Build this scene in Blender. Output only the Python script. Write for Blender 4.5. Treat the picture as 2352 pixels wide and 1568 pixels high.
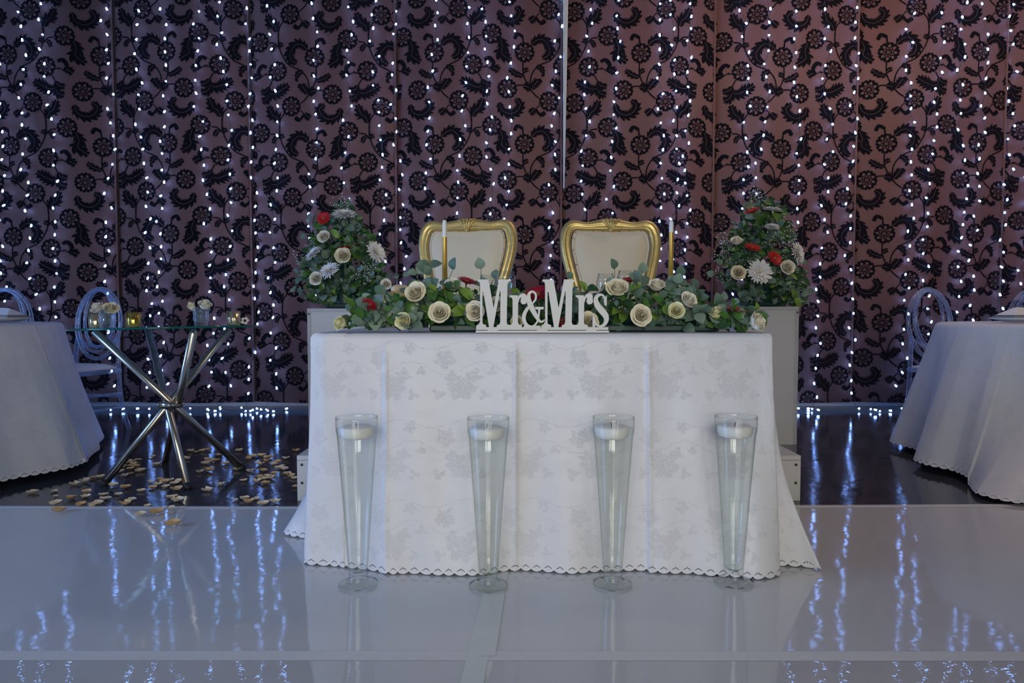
import bpy, bmesh, math, random
from mathutils import Vector, Matrix
from mathutils.geometry import tessellate_polygon

for o in list(bpy.data.objects):
    bpy.data.objects.remove(o, do_unlink=True)
SC = bpy.context.scene
COL = SC.collection
PI = math.pi
R = math.radians
rnd = random.Random(7)

# ------------------------------------------------------------------ camera
F = 1568.0                      # focal length in pixels of the 2352 x 1568 frame (24 mm)
HC = 0.83
PITCH = math.atan((784 - 715) / F)
cam = bpy.data.cameras.new('camera')
cam.lens = 24.0; cam.sensor_width = 36.0; cam.clip_start = 0.02; cam.clip_end = 100
camo = bpy.data.objects.new('camera', cam); COL.objects.link(camo)
camo.location = (0, 0, HC); camo.rotation_euler = (PI / 2 - PITCH, 0, 0)
SC.camera = camo
CP, SP = math.cos(PITCH), math.sin(PITCH)

def ray(px, py):
    a, b = (px - 1176) / F, (784 - py) / F
    return Vector((a, CP + b * SP, -SP + b * CP))
def on_z(px, py, z=0.0):
    d = ray(px, py); t = (z - HC) / d.z
    return Vector((d.x * t, d.y * t, z))
def at_y(px, py, y):
    d = ray(px, py); t = y / d.y
    return Vector((d.x * t, y, HC + d.z * t))

# ------------------------------------------------------------------ world, light, exposure
w = bpy.data.worlds.new('world'); SC.world = w; w.use_nodes = True
w.node_tree.nodes['Background'].inputs[0].default_value = (0.55, 0.62, 0.8, 1)
w.node_tree.nodes['Background'].inputs[1].default_value = 0.25
vs = SC.view_settings
vs.view_transform = 'Standard'; vs.look = 'None'; vs.exposure = 0.0; vs.gamma = 1.0; vs.use_curve_mapping = False
try:
    SC.cycles.max_bounces = 7; SC.cycles.diffuse_bounces = 2; SC.cycles.glossy_bounces = 4; SC.cycles.transmission_bounces = 6; SC.cycles.transparent_max_bounces = 20
    SC.cycles.sample_clamp_indirect = 6.0
except Exception:
    pass
def area(name, loc, aim, sx, sy, power, col):
    l = bpy.data.lights.new(name, 'AREA'); l.shape = 'RECTANGLE'; l.size = sx; l.size_y = sy
    l.energy = power; l.color = col
    o = bpy.data.objects.new(name, l); COL.objects.link(o); o.location = loc
    o.rotation_euler = (Vector(aim) - Vector(loc)).to_track_quat('-Z', 'Y').to_euler()
    return o
# daylight from the windows behind the camera is narrowed by added, unseen baffle walls;
# a sky-lit window on the left and an added warm lamp brightening the right-hand drapes join it
area('window_daylight', (-0.6, -4.85, 1.75), (-0.6, 0, 1.75), 2.6, 2.3, 165, (1.0, 0.985, 0.93))
area('window_daylight', (1.9, -4.85, 1.75), (1.9, 0, 1.75), 1.3, 2.3, 68, (1.0, 0.985, 0.93))
area('window_skylight', (-5.85, 0.8, 1.6), (0, 0.8, 1.6), 2.2, 1.8, 150, (0.26, 0.48, 1.0))
area('added_warm_light', (3.3, 3.75, 4.18), (3.5, 5.75, 1.0), 4.0, 0.12, 52, (1.0, 0.74, 0.56))  # added unseen lamp that warms and brightens the right-hand drapes

# ------------------------------------------------------------------ helpers
def tag(o, label=None, cat=None, group=None, kind=None):
    if label: o['label'] = label
    if cat: o['category'] = cat
    if group: o['group'] = group
    if kind: o['kind'] = kind
    return o
def empty(name, loc, rz=0.0):
    o = bpy.data.objects.new(name, None); COL.objects.link(o)
    o.location = loc; o.rotation_euler = (0, 0, rz); o.empty_display_size = 0.05
    return o
def link(name, me, parent=None, loc=None, rot=None, scale=None):
    o = bpy.data.objects.new(name, me); COL.objects.link(o)
    if parent is not None: o.parent = parent
    if loc is not None: o.location = loc
    if rot is not None: o.rotation_euler = rot
    if scale is not None: o.scale = scale if hasattr(scale, '__len__') else (scale,) * 3
    return o
def copy_tree(o, parent=None):
    c = o.copy(); COL.objects.link(c); c.parent = parent
    for ch in list(o.children):
        copy_tree(ch, c)
    return c

class MB:
    """collects vertices and faces for one mesh"""
    def __init__(s): s.v = []; s.f = []; s.m = []; s.uv = None
    def add(s, vs, fs, mi=0):
        n = len(s.v); s.v += [tuple(p) for p in vs]
        s.f += [tuple(i + n for i in f) for f in fs]; s.m += [mi] * len(fs)
        return s
    def box(s, x0, x1, y0, y1, z0, z1, mi=0):
        return s.add([(x0, y0, z0), (x1, y0, z0), (x1, y1, z0), (x0, y1, z0), (x0, y0, z1), (x1, y0, z1), (x1, y1, z1), (x0, y1, z1)],
                     [(0, 3, 2, 1), (4, 5, 6, 7), (0, 1, 5, 4), (1, 2, 6, 5), (2, 3, 7, 6), (3, 0, 4, 7)], mi)
    def tube(s, pts, rad, n=8, closed=False, caps=True, mi=0):
        pts = [Vector(p) for p in pts]; k = len(pts)
        rs = rad if hasattr(rad, '__len__') else [rad] * k
        up = None; vs = []
        for i, p in enumerate(pts):
            if closed: t = pts[(i + 1) % k] - pts[i - 1]
            else: t = pts[min(i + 1, k - 1)] - pts[max(i - 1, 0)]
            t.normalize()
            if up is None:
                up = Vector((0, 0, 1)) if abs(t.z) < 0.9 else Vector((0, 1, 0))
            a = (up - t * up.dot(t))
            if a.length < 1e-6: a = t.orthogonal()
            a.normalize(); b = t.cross(a); up = a
            for j in range(n):
                q = 2 * PI * j / n
                vs.append(p + (a * math.cos(q) + b * math.sin(q)) * rs[i])
        fs = []
        for i in range(k if closed else k - 1):
            i2 = (i + 1) % k
            for j in range(n):
                j2 = (j + 1) % n
                fs.append((i * n + j, i * n + j2, i2 * n + j2, i2 * n + j))
        if caps and not closed:
            fs.append(tuple(range(n - 1, -1, -1))); fs.append(tuple((k - 1) * n + j for j in range(n)))
        return s.add(vs, fs, mi)
    def lathe(s, prof, n=32, c=(0, 0, 0), mi=0, wob=None):
        vs = []; fs = []; k = len(prof)
        for (r, z) in prof:
            for j in range(n):
                q = 2 * PI * j / n
                rr = r * (1 + (wob(q, z) if wob else 0))
                vs.append((c[0] + rr * math.cos(q), c[1] + rr * math.sin(q), c[2] + z))
        for i in range(k - 1):
            for j in range(n):
                j2 = (j + 1) % n
                fs.append((i * n + j, i * n + j2, (i + 1) * n + j2, (i + 1) * n + j))
        return s.add(vs, fs, mi)
    def mesh(s, name, mats, smooth=True, merge=False, recalc=False):
        me = bpy.data.meshes.new(name); me.from_pydata(s.v, [], s.f)
        for m in (mats if isinstance(mats, (list, tuple)) else [mats]): me.materials.append(m)
        me.polygons.foreach_set('material_index', s.m)
        if merge or recalc:
            bm = bmesh.new(); bm.from_mesh(me)
            if merge: bmesh.ops.remove_doubles(bm, verts=bm.verts, dist=1e-5)
            if recalc: bmesh.ops.recalc_face_normals(bm, faces=bm.faces)
            bm.to_mesh(me); bm.free()
        me.polygons.foreach_set('use_smooth', [smooth] * len(me.polygons))
        me.update()
        return me
    def build(s, name, mats, parent=None, smooth=True, bevel=0, loc=None, rot=None, **kw):
        o = link(name, s.mesh(name, mats, smooth, **kw), parent, loc, rot)
        if bevel:
            b = o.modifiers.new('bevel', 'BEVEL'); b.width = bevel; b.segments = 2; b.limit_method = 'ANGLE'
            b.harden_normals = False
        return o

def catmull(pts, n=6, closed=False):
    P = [Vector(p) for p in pts]; k = len(P); out = []
    rng = range(k) if closed else range(k - 1)
    for i in rng:
        if closed: p0, p1, p2, p3 = P[i - 1], P[i], P[(i + 1) % k], P[(i + 2) % k]
        else: p0, p1, p2, p3 = P[max(i - 1, 0)], P[i], P[i + 1], P[min(i + 2, k - 1)]
        for j in range(n):
            t = j / n
            out.append(0.5 * ((2 * p1) + (p2 - p0) * t + (2 * p0 - 5 * p1 + 4 * p2 - p3) * t * t + (3 * p1 - p0 - 3 * p2 + p3) * t ** 3))
    if not closed: out.append(P[-1].copy())
    return out
def lerp(a, b, t): return a + (b - a) * t
def ss(a, b, x):
    t = max(0, min(1, (x - a) / (b - a))); return t * t * (3 - 2 * t)

# ------------------------------------------------------------------ materials
class E:
    """a little arithmetic on shader sockets"""
    nt = None
    def __init__(s, k): s.k = k
    @staticmethod
    def op(name, *a):
        n = E.nt.nodes.new('ShaderNodeMath'); n.operation = name
        for i, x in enumerate(a):
            if isinstance(x, E): x = x.k
            if isinstance(x, (int, float)): n.inputs[i].default_value = x
            else: E.nt.links.new(x, n.inputs[i])
        return E(n.outputs[0])
    def __add__(s, o): return E.op('ADD', s, o)
    __radd__ = __add__
    def __sub__(s, o): return E.op('SUBTRACT', s, o)
    def __rsub__(s, o): return E.op('SUBTRACT', o, s)
    def __mul__(s, o): return E.op('MULTIPLY', s, o)
    __rmul__ = __mul__
    def __truediv__(s, o): return E.op('DIVIDE', s, o)
    def lt(s, o): return E.op('LESS_THAN', s, o)
    def mod(s, o): return E.op('FLOORED_MODULO', s, o)
    def sin(s): return E.op('SINE', s)
    def abs(s): return E.op('ABSOLUTE', s)
    def max(s, o): return E.op('MAXIMUM', s, o)
    def min(s, o): return E.op('MINIMUM', s, o)

def pmat(name, col, rough=0.5, metal=0.0, trans=0.0, ior=1.45, emit=None, es=0.0, noise=0.0, nscale=20.0, bump=0.0, bscale=40.0,
         sheen=0.0, coat=0.0, subs=0.0, spec=None, rnoise=0.0):
    m = bpy.data.materials.new(name); m.use_nodes = True
    nt = m.node_tree; p = nt.nodes['Principled BSDF']
    p.inputs['Base Color'].default_value = (*col, 1); p.inputs['Roughness'].default_value = rough
    p.inputs['Metallic'].default_value = metal; p.inputs['Transmission Weight'].default_value = trans
    p.inputs['IOR'].default_value = ior
    if spec is not None: p.inputs['Specular IOR Level'].default_value = spec
    p.inputs['Sheen Weight'].default_value = sheen; p.inputs['Coat Weight'].default_value = coat
    if subs:
        p.inputs['Subsurface Weight'].default_value = subs; p.inputs['Subsurface Radius'].default_value = (0.01, 0.008, 0.005)
    if emit: p.inputs['Emission Color'].default_value = (*emit, 1); p.inputs['Emission Strength'].default_value = es
    if noise or bump or rnoise:
        tc = nt.nodes.new('ShaderNodeTexCoord')
    if noise:
        n = nt.nodes.new('ShaderNodeTexNoise'); n.inputs['Scale'].default_value = nscale; n.inputs['Detail'].default_value = 5
        nt.links.new(tc.outputs['Object'], n.inputs['Vector'])
        mx = nt.nodes.new('ShaderNodeMix'); mx.data_type = 'RGBA'
        mx.inputs[6].default_value = (*[c * (1 - noise) for c in col], 1); mx.inputs[7].default_value = (*[min(1, c * (1 + noise)) for c in col], 1)
        nt.links.new(n.outputs['Fac'], mx.inputs[0]); nt.links.new(mx.outputs[2], p.inputs['Base Color'])
    if rnoise:
        n = nt.nodes.new('ShaderNodeTexNoise'); n.inputs['Scale'].default_value = 3.0; n.inputs['Detail'].default_value = 4
        nt.links.new(tc.outputs['Object'], n.inputs['Vector'])
        mr = nt.nodes.new('ShaderNodeMapRange'); mr.inputs[3].default_value = rough - rnoise; mr.inputs[4].default_value = rough + rnoise
        nt.links.new(n.outputs['Fac'], mr.inputs[0]); nt.links.new(mr.outputs[0], p.inputs['Roughness'])
    if bump:
        n = nt.nodes.new('ShaderNodeTexNoise'); n.inputs['Scale'].default_value = bscale; n.inputs['Detail'].default_value = 4
        nt.links.new(tc.outputs['Object'], n.inputs['Vector'])
        b = nt.nodes.new('ShaderNodeBump'); b.inputs['Strength'].default_value = 1.0; b.inputs['Distance'].default_value = bump
        nt.links.new(n.outputs['Fac'], b.inputs['Height']); nt.links.new(b.outputs[0], p.inputs['Normal'])
    return m
def thin_glass(name, tint, refl=1.0, ior=1.5, rough=0.02, power=5.0, gain=0.8, haze=0.0, edge=None):
    """pane too thin to bend the view: clear with a Fresnel sheen"""
    m = bpy.data.materials.new(name); m.use_nodes = True; nt = m.node_tree
    for n in list(nt.nodes):
        if n.type == 'BSDF_PRINCIPLED': nt.nodes.remove(n)
    out = nt.nodes['Material Output']
    t = nt.nodes.new('ShaderNodeBsdfTransparent'); t.inputs[0].default_value = (*tint, 1)
    g = nt.nodes.new('ShaderNodeBsdfGlossy'); g.inputs['Roughness'].default_value = rough
    g.inputs[0].default_value = (refl, refl, refl, 1)
    E.nt = nt; lw = nt.nodes.new('ShaderNodeLayerWeight'); lw.inputs[0].default_value = 0.5
    f0 = ((ior - 1) / (ior + 1)) ** 2
    fac = f0 + E.op('POWER', E(lw.outputs['Facing']), power) * (gain - f0)
    if edge:   # more glass to look through towards the silhouette
        em = nt.nodes.new('ShaderNodeMix'); em.data_type = 'RGBA'; em.inputs[6].default_value = (*tint, 1); em.inputs[7].default_value = (*edge, 1)
        nt.links.new(E.op('POWER', E(lw.outputs['Facing']), 5.0).k, em.inputs[0]); nt.links.new(em.outputs[2], t.inputs[0])
    mx = nt.nodes.new('ShaderNodeMixShader')
    nt.links.new(fac.k, mx.inputs[0]); nt.links.new(t.outputs[0], mx.inputs[1]); nt.links.new(g.outputs[0], mx.inputs[2])
    res = mx
    if haze:
        df = nt.nodes.new('ShaderNodeBsdfDiffuse'); df.inputs[0].default_value = (0.8, 0.86, 1.0, 1)
        tl = nt.nodes.new('ShaderNodeBsdfTranslucent'); tl.inputs[0].default_value = (0.8, 0.86, 1.0, 1)
        a1 = nt.nodes.new('ShaderNodeMixShader'); nt.links.new(df.outputs[0], a1.inputs[1]); nt.links.new(tl.outputs[0], a1.inputs[2])
        a2 = nt.nodes.new('ShaderNodeMixShader'); hf = E.op('POWER', E(lw.outputs['Facing']), 2.0) * haze + haze * .25
        nt.links.new(hf.k, a2.inputs[0]); nt.links.new(mx.outputs[0], a2.inputs[1]); nt.links.new(a1.outputs[0], a2.inputs[2]); res = a2
    nt.links.new(res.outputs[0], out.inputs[0])
    return m

M = {}
M['dark_floor'] = pmat('polished dark floor', (0.052, 0.055, 0.066), 0.10, noise=0.35, nscale=6, bump=0.0009, bscale=14, rnoise=0.03)
M['sheet'] = pmat('glossy white floor sheet', (0.63, 0.63, 0.625), 0.062, ior=1.6, noise=0.03, nscale=3, bump=0.0020, bscale=3.6)
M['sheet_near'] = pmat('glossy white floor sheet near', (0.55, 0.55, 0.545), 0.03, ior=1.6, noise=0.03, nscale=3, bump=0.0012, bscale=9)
M['tape'] = pmat('ribbed pale tape', (0.71, 0.71, 0.68), 0.5, noise=0.05, nscale=60, bump=0.0006, bscale=160)
M['tape_clear'] = pmat('smooth pale tape', (0.69, 0.70, 0.66), 0.3, noise=0.04, nscale=30)
M['wall'] = pmat('cream wall paint', (0.55, 0.53, 0.50), 0.8, noise=0.06, nscale=8)
M['hall_wall'] = pmat('hall wall paint', (0.34, 0.32, 0.31), 0.8, noise=0.08, nscale=5)
M['ceil'] = pmat('ceiling paint', (0.36, 0.35, 0.34), 0.9, noise=0.05, nscale=5)
M['skirt'] = pmat('white skirting paint', (0.72, 0.72, 0.70), 0.45, noise=0.05, nscale=9)
M['drape'] = pmat('dusty rose drape fabric', (0.158, 0.066, 0.052), 0.60, noise=0.10, nscale=90, bump=0.0006, bscale=300, sheen=0.15)
M['flock'] = pmat('black velvet flocking', (0.008, 0.007, 0.009), 0.95, noise=0.3, nscale=200, spec=0.1)
M['gap_wall'] = pmat('pale wall in gap', (0.62, 0.63, 0.56), 0.7, noise=0.08, nscale=20)
M['wire'] = pmat('fairy light wire', (0.03, 0.035, 0.04), 0.4)
M['bulb'] = pmat('lit white bulb', (0.9, 0.95, 1.0), 0.3, emit=(0.20, 0.38, 1.0), es=26.0)
M['cap'] = pmat('bulb socket', (0.04, 0.05, 0.05), 0.4)
M['white_paint'] = pmat('painted white board', (0.62, 0.60, 0.56), 0.5, noise=0.06, nscale=6, bump=0.0003, bscale=60)
M['white_edge'] = pmat('worn white edge', (0.5, 0.49, 0.47), 0.5, noise=0.15, nscale=14)
M['screw'] = pmat('dull screw', (0.10, 0.10, 0.09), 0.4, metal=0.7)
M['gold'] = pmat('gold leaf paint', (0.68, 0.50, 0.18), 0.36, metal=0.6, noise=0.16, nscale=26, bump=0.0008, bscale=45)
M['gold_soft'] = pmat('gold candle wax', (0.62, 0.40, 0.08), 0.35, metal=0.45, noise=0.12, nscale=40)
M['cream_leather'] = pmat('cream leatherette', (0.76, 0.65, 0.46), 0.45, noise=0.05, nscale=12, bump=0.0004, bscale=120)
M['nail'] = pmat('silver nail head', (0.75, 0.73, 0.68), 0.25, metal=1.0)
M['wax'] = pmat('white wax', (0.86, 0.85, 0.80), 0.45, subs=0.2)
M['wick'] = pmat('black wick', (0.02, 0.018, 0.015), 0.8)
M['glass'] = thin_glass('clear glass', (0.968, 0.978, 0.968), 1.0, 1.5, 0.02, 4.0, 0.6, 0.0, (0.16, 0.22, 0.21))
M['water'] = thin_glass('water', (0.968, 0.975, 0.966), 1.0, 1.33, 0.02, 6.0, 0.35, 0.0, (0.6, 0.68, 0.66))
M['thin'] = thin_glass('thin clear glass', (0.95, 0.97, 0.97))
M['pane'] = thin_glass('green tinted table glass', (0.82, 0.92, 0.90), 1.0, 1.5, 0.01, 4.0, 0.75)
M['pane_edge'] = pmat('green glass edge', (0.01, 0.10, 0.09), 0.08, noise=0.2, nscale=8)
M['acrylic'] = thin_glass('clear acrylic', (0.80, 0.87, 0.98), 1.0, 1.6, 0.12, 2.2, 0.7, 0.42)
M['cushion'] = pmat('white seat pad', (0.78, 0.78, 0.78), 0.6, noise=0.04, nscale=15)
M['ribbed'] = thin_glass('ribbed clear glass', (0.93, 0.95, 0.97), 1.0, 1.5, 0.05, 3.0, 0.8, 0.22)
M['steel'] = pmat('brushed steel', (0.52, 0.47, 0.38), 0.26, metal=1.0, noise=0.08, nscale=30)
M['black'] = pmat('black rubber', (0.015, 0.015, 0.015), 0.6)
M['mercury'] = pmat('gold mercury glass', (0.72, 0.47, 0.10), 0.16, metal=0.95, noise=0.3, nscale=50)
M['mercury_pale'] = pmat('pale gold mercury glass', (0.74, 0.58, 0.34), 0.2, metal=0.9, noise=0.3, nscale=50)
M['signwhite'] = pmat('white painted board sign', (0.72, 0.70, 0.64), 0.5, noise=0.04, nscale=10)
M['signedge'] = pmat('cut edge of white sign', (0.45, 0.43, 0.39), 0.6, noise=0.1, nscale=30)
M['foam'] = pmat('dark green tray', (0.006, 0.035, 0.028), 0.4, noise=0.2, nscale=12)
M['rose'] = pmat('cream rose petal', (0.88, 0.80, 0.57), 0.55, noise=0.06, nscale=2)
M['rose_green'] = pmat('greenish cream rose petal', (0.85, 0.81, 0.47), 0.55, noise=0.10, nscale=2)
M['rose_white'] = pmat('white rose petal', (0.90, 0.85, 0.68), 0.55, noise=0.04, nscale=2)
M['mum'] = pmat('white chrysanthemum petal', (0.88, 0.87, 0.83), 0.55, noise=0.06, nscale=3)
M['mum_mid'] = pmat('chrysanthemum centre', (0.62, 0.62, 0.36), 0.6, noise=0.2, nscale=60)
M['red'] = pmat('red gerbera petal', (0.50, 0.012, 0.012), 0.5, noise=0.2, nscale=30)
M['crimson'] = pmat('crimson gerbera petal', (0.33, 0.008, 0.022), 0.5, noise=0.2, nscale=30)
M['red_mid'] = pmat('gerbera centre', (0.30, 0.10, 0.03), 0.7, noise=0.4, nscale=90)
M['euc'] = pmat('eucalyptus leaf', (0.11, 0.185, 0.135), 0.55, noise=0.25, nscale=14)
M['euc2'] = pmat('pale eucalyptus leaf', (0.20, 0.29, 0.22), 0.55, noise=0.2, nscale=14)
M['rus'] = pmat('glossy green leaf', (0.075, 0.18, 0.035), 0.32, noise=0.3, nscale=12)
M['rus2'] = pmat('dark glossy leaf', (0.03, 0.08, 0.026), 0.32, noise=0.3, nscale=12)
M['lime'] = pmat('young green leaf', (0.19, 0.32, 0.05), 0.4, noise=0.25, nscale=12)
M['stem'] = pmat('plant stem', (0.10, 0.15, 0.05), 0.6, noise=0.2, nscale=20)
M['breath'] = pmat('tiny white blossom', (0.82, 0.83, 0.80), 0.6)
M['dry'] = pmat('dried cream petal', (0.86, 0.69, 0.46), 0.65, noise=0.18, nscale=3)
M['dry2'] = pmat('browned petal', (0.74, 0.47, 0.22), 0.65, noise=0.3, nscale=3)
M['china'] = pmat('white china', (0.78, 0.78, 0.78), 0.2, noise=0.02, nscale=10)
M['napkin'] = pmat('white napkin', (0.76, 0.76, 0.78), 0.7, noise=0.04, nscale=30)
M['tablewood'] = pmat('trestle table top', (0.4, 0.33, 0.25), 0.5, noise=0.1, nscale=8)

def cloth_mat(name, base, dark, k=1.0):
    """white damask: roses and scrolls woven in duller thread, drawn from the cloth's own coordinates"""
    m = pmat(name, base, 0.45); nt = m.node_tree; p = nt.nodes['Principled BSDF']; E.nt = nt
    uv = nt.nodes.new('ShaderNodeUVMap'); sx = nt.nodes.new('ShaderNodeSeparateXYZ'); nt.links.new(uv.outputs[0], sx.inputs[0])
    nz = nt.nodes.new('ShaderNodeTexNoise'); nz.inputs['Scale'].default_value = 60 * k; nz.inputs['Detail'].default_value = 3
    nt.links.new(uv.outputs[0], nz.inputs['Vector'])
    sn = nt.nodes.new('ShaderNodeSeparateColor'); nt.links.new(nz.outputs['Color'], sn.inputs[0])
    u = E(sx.outputs[0]) * k + (E(sn.outputs[0]) - 0.5) * 0.022
    v = E(sx.outputs[1]) * k + (E(sn.outputs[1]) - 0.5) * 0.022
    TU, TV = 0.214, 0.265
    vor = nt.nodes.new('ShaderNodeTexVoronoi'); vor.feature = 'DISTANCE_TO_EDGE'; vor.inputs['Scale'].default_value = 85 * k
    nt.links.new(uv.outputs[0], vor.inputs['Vector'])
    pat = None
    def blob(cx, cy, r, lob, amp, ph, pat):
        x = (u - cx + TU / 2).mod(TU) - TU / 2; y = (v - cy + TV / 2).mod(TV) - TV / 2
        rr = E.op('SQRT', x * x + y * y); th = E.op('ARCTAN2', y, x)
        lim = r * (1 + amp * (th * lob + ph).sin() + .07 * (th * (lob * 2 + 1) + ph * 2).sin())
        b = rr.lt(lim)
        line = E(vor.outputs['Distance']).lt(0.055)
        b = b * (1 - line * 0.85)
        return b if pat is None else pat.max(b)
    for c in ((0.05, 0.07, 0.030, 5, 0.18, 0.3), (0.10, 0.165, 0.040, 6, 0.16, 1.0), (0.075, 0.135, 0.022, 4, 0.25, 2.0), (0.135, 0.125, 0.020, 4, 0.3, 0.5),
              (0.19, 0.11, 0.014, 3, 0.3, 0.1), (0.155, 0.035, 0.018, 5, 0.25, 0.9), (0.03, 0.19, 0.016, 3, 0.4, 2.2), (0.165, 0.19, 0.015, 3, 0.4, 1.2)):
        pat = blob(*c, pat)
    vine = ((v.mod(TV) - 0.10 - 0.022 * (u * (2 * PI / TU)).sin()).abs()).lt(0.0016)
    vine2 = ((v.mod(TV) - 0.022 - 0.014 * (u * (2 * PI / TU) + 1.2).sin()).abs()).lt(0.0016)
    pat = pat.max(vine.max(vine2) * 0.8)
    mx = nt.nodes.new('ShaderNodeMix'); mx.data_type = 'RGBA'
    mx.inputs[6].default_value = (*base, 1); mx.inputs[7].default_value = (*dark, 1)
    nt.links.new(pat.k, mx.inputs[0]); nt.links.new(mx.outputs[2], p.inputs['Base Color'])
    rg = 0.40 + pat * 0.22; nt.links.new(rg.k, p.inputs['Roughness'])
    wv = nt.nodes.new('ShaderNodeTexNoise'); wv.inputs['Scale'].default_value = 14; wv.inputs['Detail'].default_value = 3
    nt.links.new(uv.outputs[0], wv.inputs['Vector'])
    hh = E(wv.outputs['Fac']) * 0.0035
    b = nt.nodes.new('ShaderNodeBump'); b.inputs['Strength'].default_value = 0.8; b.inputs['Distance'].default_value = 1.0
    nt.links.new(hh.k, b.inputs['Height']); nt.links.new(b.outputs[0], p.inputs['Normal'])
    return m
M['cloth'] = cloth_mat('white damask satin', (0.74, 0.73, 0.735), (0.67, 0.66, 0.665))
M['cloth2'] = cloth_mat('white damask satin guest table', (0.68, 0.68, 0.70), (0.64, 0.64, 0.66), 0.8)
def lace_mat():
    m = pmat('white cut-work hem', (0.74, 0.73, 0.735), 0.5); nt = m.node_tree; p = nt.nodes['Principled BSDF']; E.nt = nt
    uv = nt.nodes.new('ShaderNodeUVMap'); sx = nt.nodes.new('ShaderNodeSeparateXYZ'); nt.links.new(uv.outputs[0], sx.inputs[0])
    u = E(sx.outputs[0]); v = E(sx.outputs[1])     # u: one unit per scallop, v: 0 top .. 1 tip
    x = u.mod(1.0) - 0.5
    hole = None
    for (cx, cy, ang, a, b_) in ((0, .30, 0, .032, .10), (-.13, .36, .5, .032, .09), (.13, .36, -.5, .032, .09), (-.25, .48, .9, .03, .08), (.25, .48, -.9, .03, .08)):
        dx = x - cx; dy = (v - cy) * 0.8
        c, s_ = math.cos(ang), math.sin(ang)
        p1 = dx * c + dy * s_; p2 = dy * c - dx * s_
        h = ((p1 / a) * (p1 / a) + (p2 / b_) * (p2 / b_)).lt(1.0)
        hole = h if hole is None else hole.max(h)
    al = 1 - hole
    nt.links.new(al.k, p.inputs['Alpha'])
    return m
M['lace'] = lace_mat()

# ================================================================== the room
def struct(o): o['kind'] = 'structure'; return o
YD = 5.80                                   # plane of the drapes
struct(MB().box(-6, 6, -5, 6.1, -0.1, 0.0).build('floor', M['dark_floor'], smooth=False))
struct(MB().box(-6.1, 6.1, 6.02, 6.2, 0, 4.3).build('wall_back', M['wall'], smooth=False))
struct(MB().box(-6.2, -6.0, -5, 6.1, 0, 4.3).build('wall_left', M['hall_wall'], smooth=False))
struct(MB().box(6.0, 6.2, -5, 6.1, 0, 4.3).build('wall_right', M['hall_wall'], smooth=False))
struct(MB().box(-6.2, 6.2, -5.2, -5.0, 0, 4.3).build('wall_rear', M['hall_wall'], smooth=False))
struct(MB().box(-6.2, 6.2, -5.2, 6.2, 4.3, 4.4).build('ceiling', M['ceil'], smooth=False))
struct(MB().box(-6, 6, 5.985, 6.02, 0, 0.10).build('baseboard_back', M['skirt'], smooth=False))
def window(name, c, horizontal, wdt, hgt):
    m = MB(); x, y, z = c
    for (a0, a1, b0, b1) in ((-wdt / 2 - .07, wdt / 2 + .07, hgt / 2, hgt / 2 + .07), (-wdt / 2 - .07, wdt / 2 + .07, -hgt / 2 - .07, -hgt / 2),
                             (-wdt / 2 - .07, -wdt / 2, -hgt / 2, hgt / 2), (wdt / 2, wdt / 2 + .07, -hgt / 2, hgt / 2), (-.02, .02, -hgt / 2, hgt / 2)):
        if horizontal: m.box(x + a0, x + a1, y - .05, y + .05, z + b0, z + b1)
        else: m.box(x - .05, x + .05, y + a0, y + a1, z + b0, z + b1)
    struct(m.build(name, M['skirt'], smooth=False))
window('window_1', (-0.6, -4.94, 1.75), True, 2.6, 2.3)
window('window_2', (1.9, -4.94, 1.75), True, 1.3, 2.3)
window('window_3', (-5.94, 0.8, 1.6), False, 2.2, 1.8)
struct(MB().box(-6.0, -1.35, -1.15, -1.0, 0, 4.3).build('added_baffle_left', M['hall_wall'], smooth=False))  # added unseen walls that cut the daylight so both sides fall darker
struct(MB().box(1.35, 6.0, -1.15, -1.0, 0, 4.3).build('added_baffle_right', M['hall_wall'], smooth=False))
struct(MB().box(-1.35, 1.35, -1.15, -1.0, 2.7, 4.3).build('added_baffle_top', M['hall_wall'], smooth=False))
struct(MB().box(1.25, 5.35, 3.68, 3.82, 4.20, 4.30).build('added_lamp_bar_1', M['skirt'], smooth=False))  # unseen housing made up for the added warm lamp

# white floor sheets laid over the dark floor, joined with tape
yb = on_z(1176, 1165).y; yt0 = on_z(1176, 1522).y; yt1 = on_z(1176, 1500).y
ta, tb = on_z(1085, 1568), on_z(1134, 1345)
ym = (yt0 + yt1) / 2
def tape_x(y): return lerp(ta.x, tb.x, (y - ta.y) / (tb.y - ta.y))
def sheet(pts, mat, z=0.004):
    n = len(pts); m = MB()
    m.add([(x, y, 0.0005) for x, y in pts] + [(x, y, z) for x, y in pts],
          [tuple(range(n, 2 * n))] + [(i, (i + 1) % n, n + (i + 1) % n, n + i) for i in range(n)])
    return struct(m.build('floor_sheet', mat, smooth=False))
xb = tape_x(yb)
sheet([(-5.0, ym), (tape_x(ym), ym), (xb, yb), (-5.0, yb + .02)], M['sheet'])
sheet([(tape_x(ym), ym), (5.0, ym), (5.0, yb + .10), (2.2, yb + .04), (xb, yb)], M['sheet'])
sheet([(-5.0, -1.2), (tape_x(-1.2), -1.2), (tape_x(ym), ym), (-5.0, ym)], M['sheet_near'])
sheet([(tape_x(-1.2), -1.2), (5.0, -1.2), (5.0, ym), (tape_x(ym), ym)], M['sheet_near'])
def tape(p, mat, z):
    m = MB(); m.add([(x, y, z) for x, y in p], [(0, 1, 2, 3)]); return struct(m.build('floor_tape', mat, smooth=False))
tape([(-5, yt0 + .01), (5, yt0 - .005), (5, yt1 - .005), (-5, yt1 + .01)], M['tape'], 0.0046)
wl = 0.026
tape([(tape_x(0.2) - wl, 0.2), (tape_x(0.2) + wl, 0.2), (tape_x(2.5) + wl, 2.5), (tape_x(2.5) - wl, 2.5)], M['tape_clear'], 0.0050)
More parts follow.
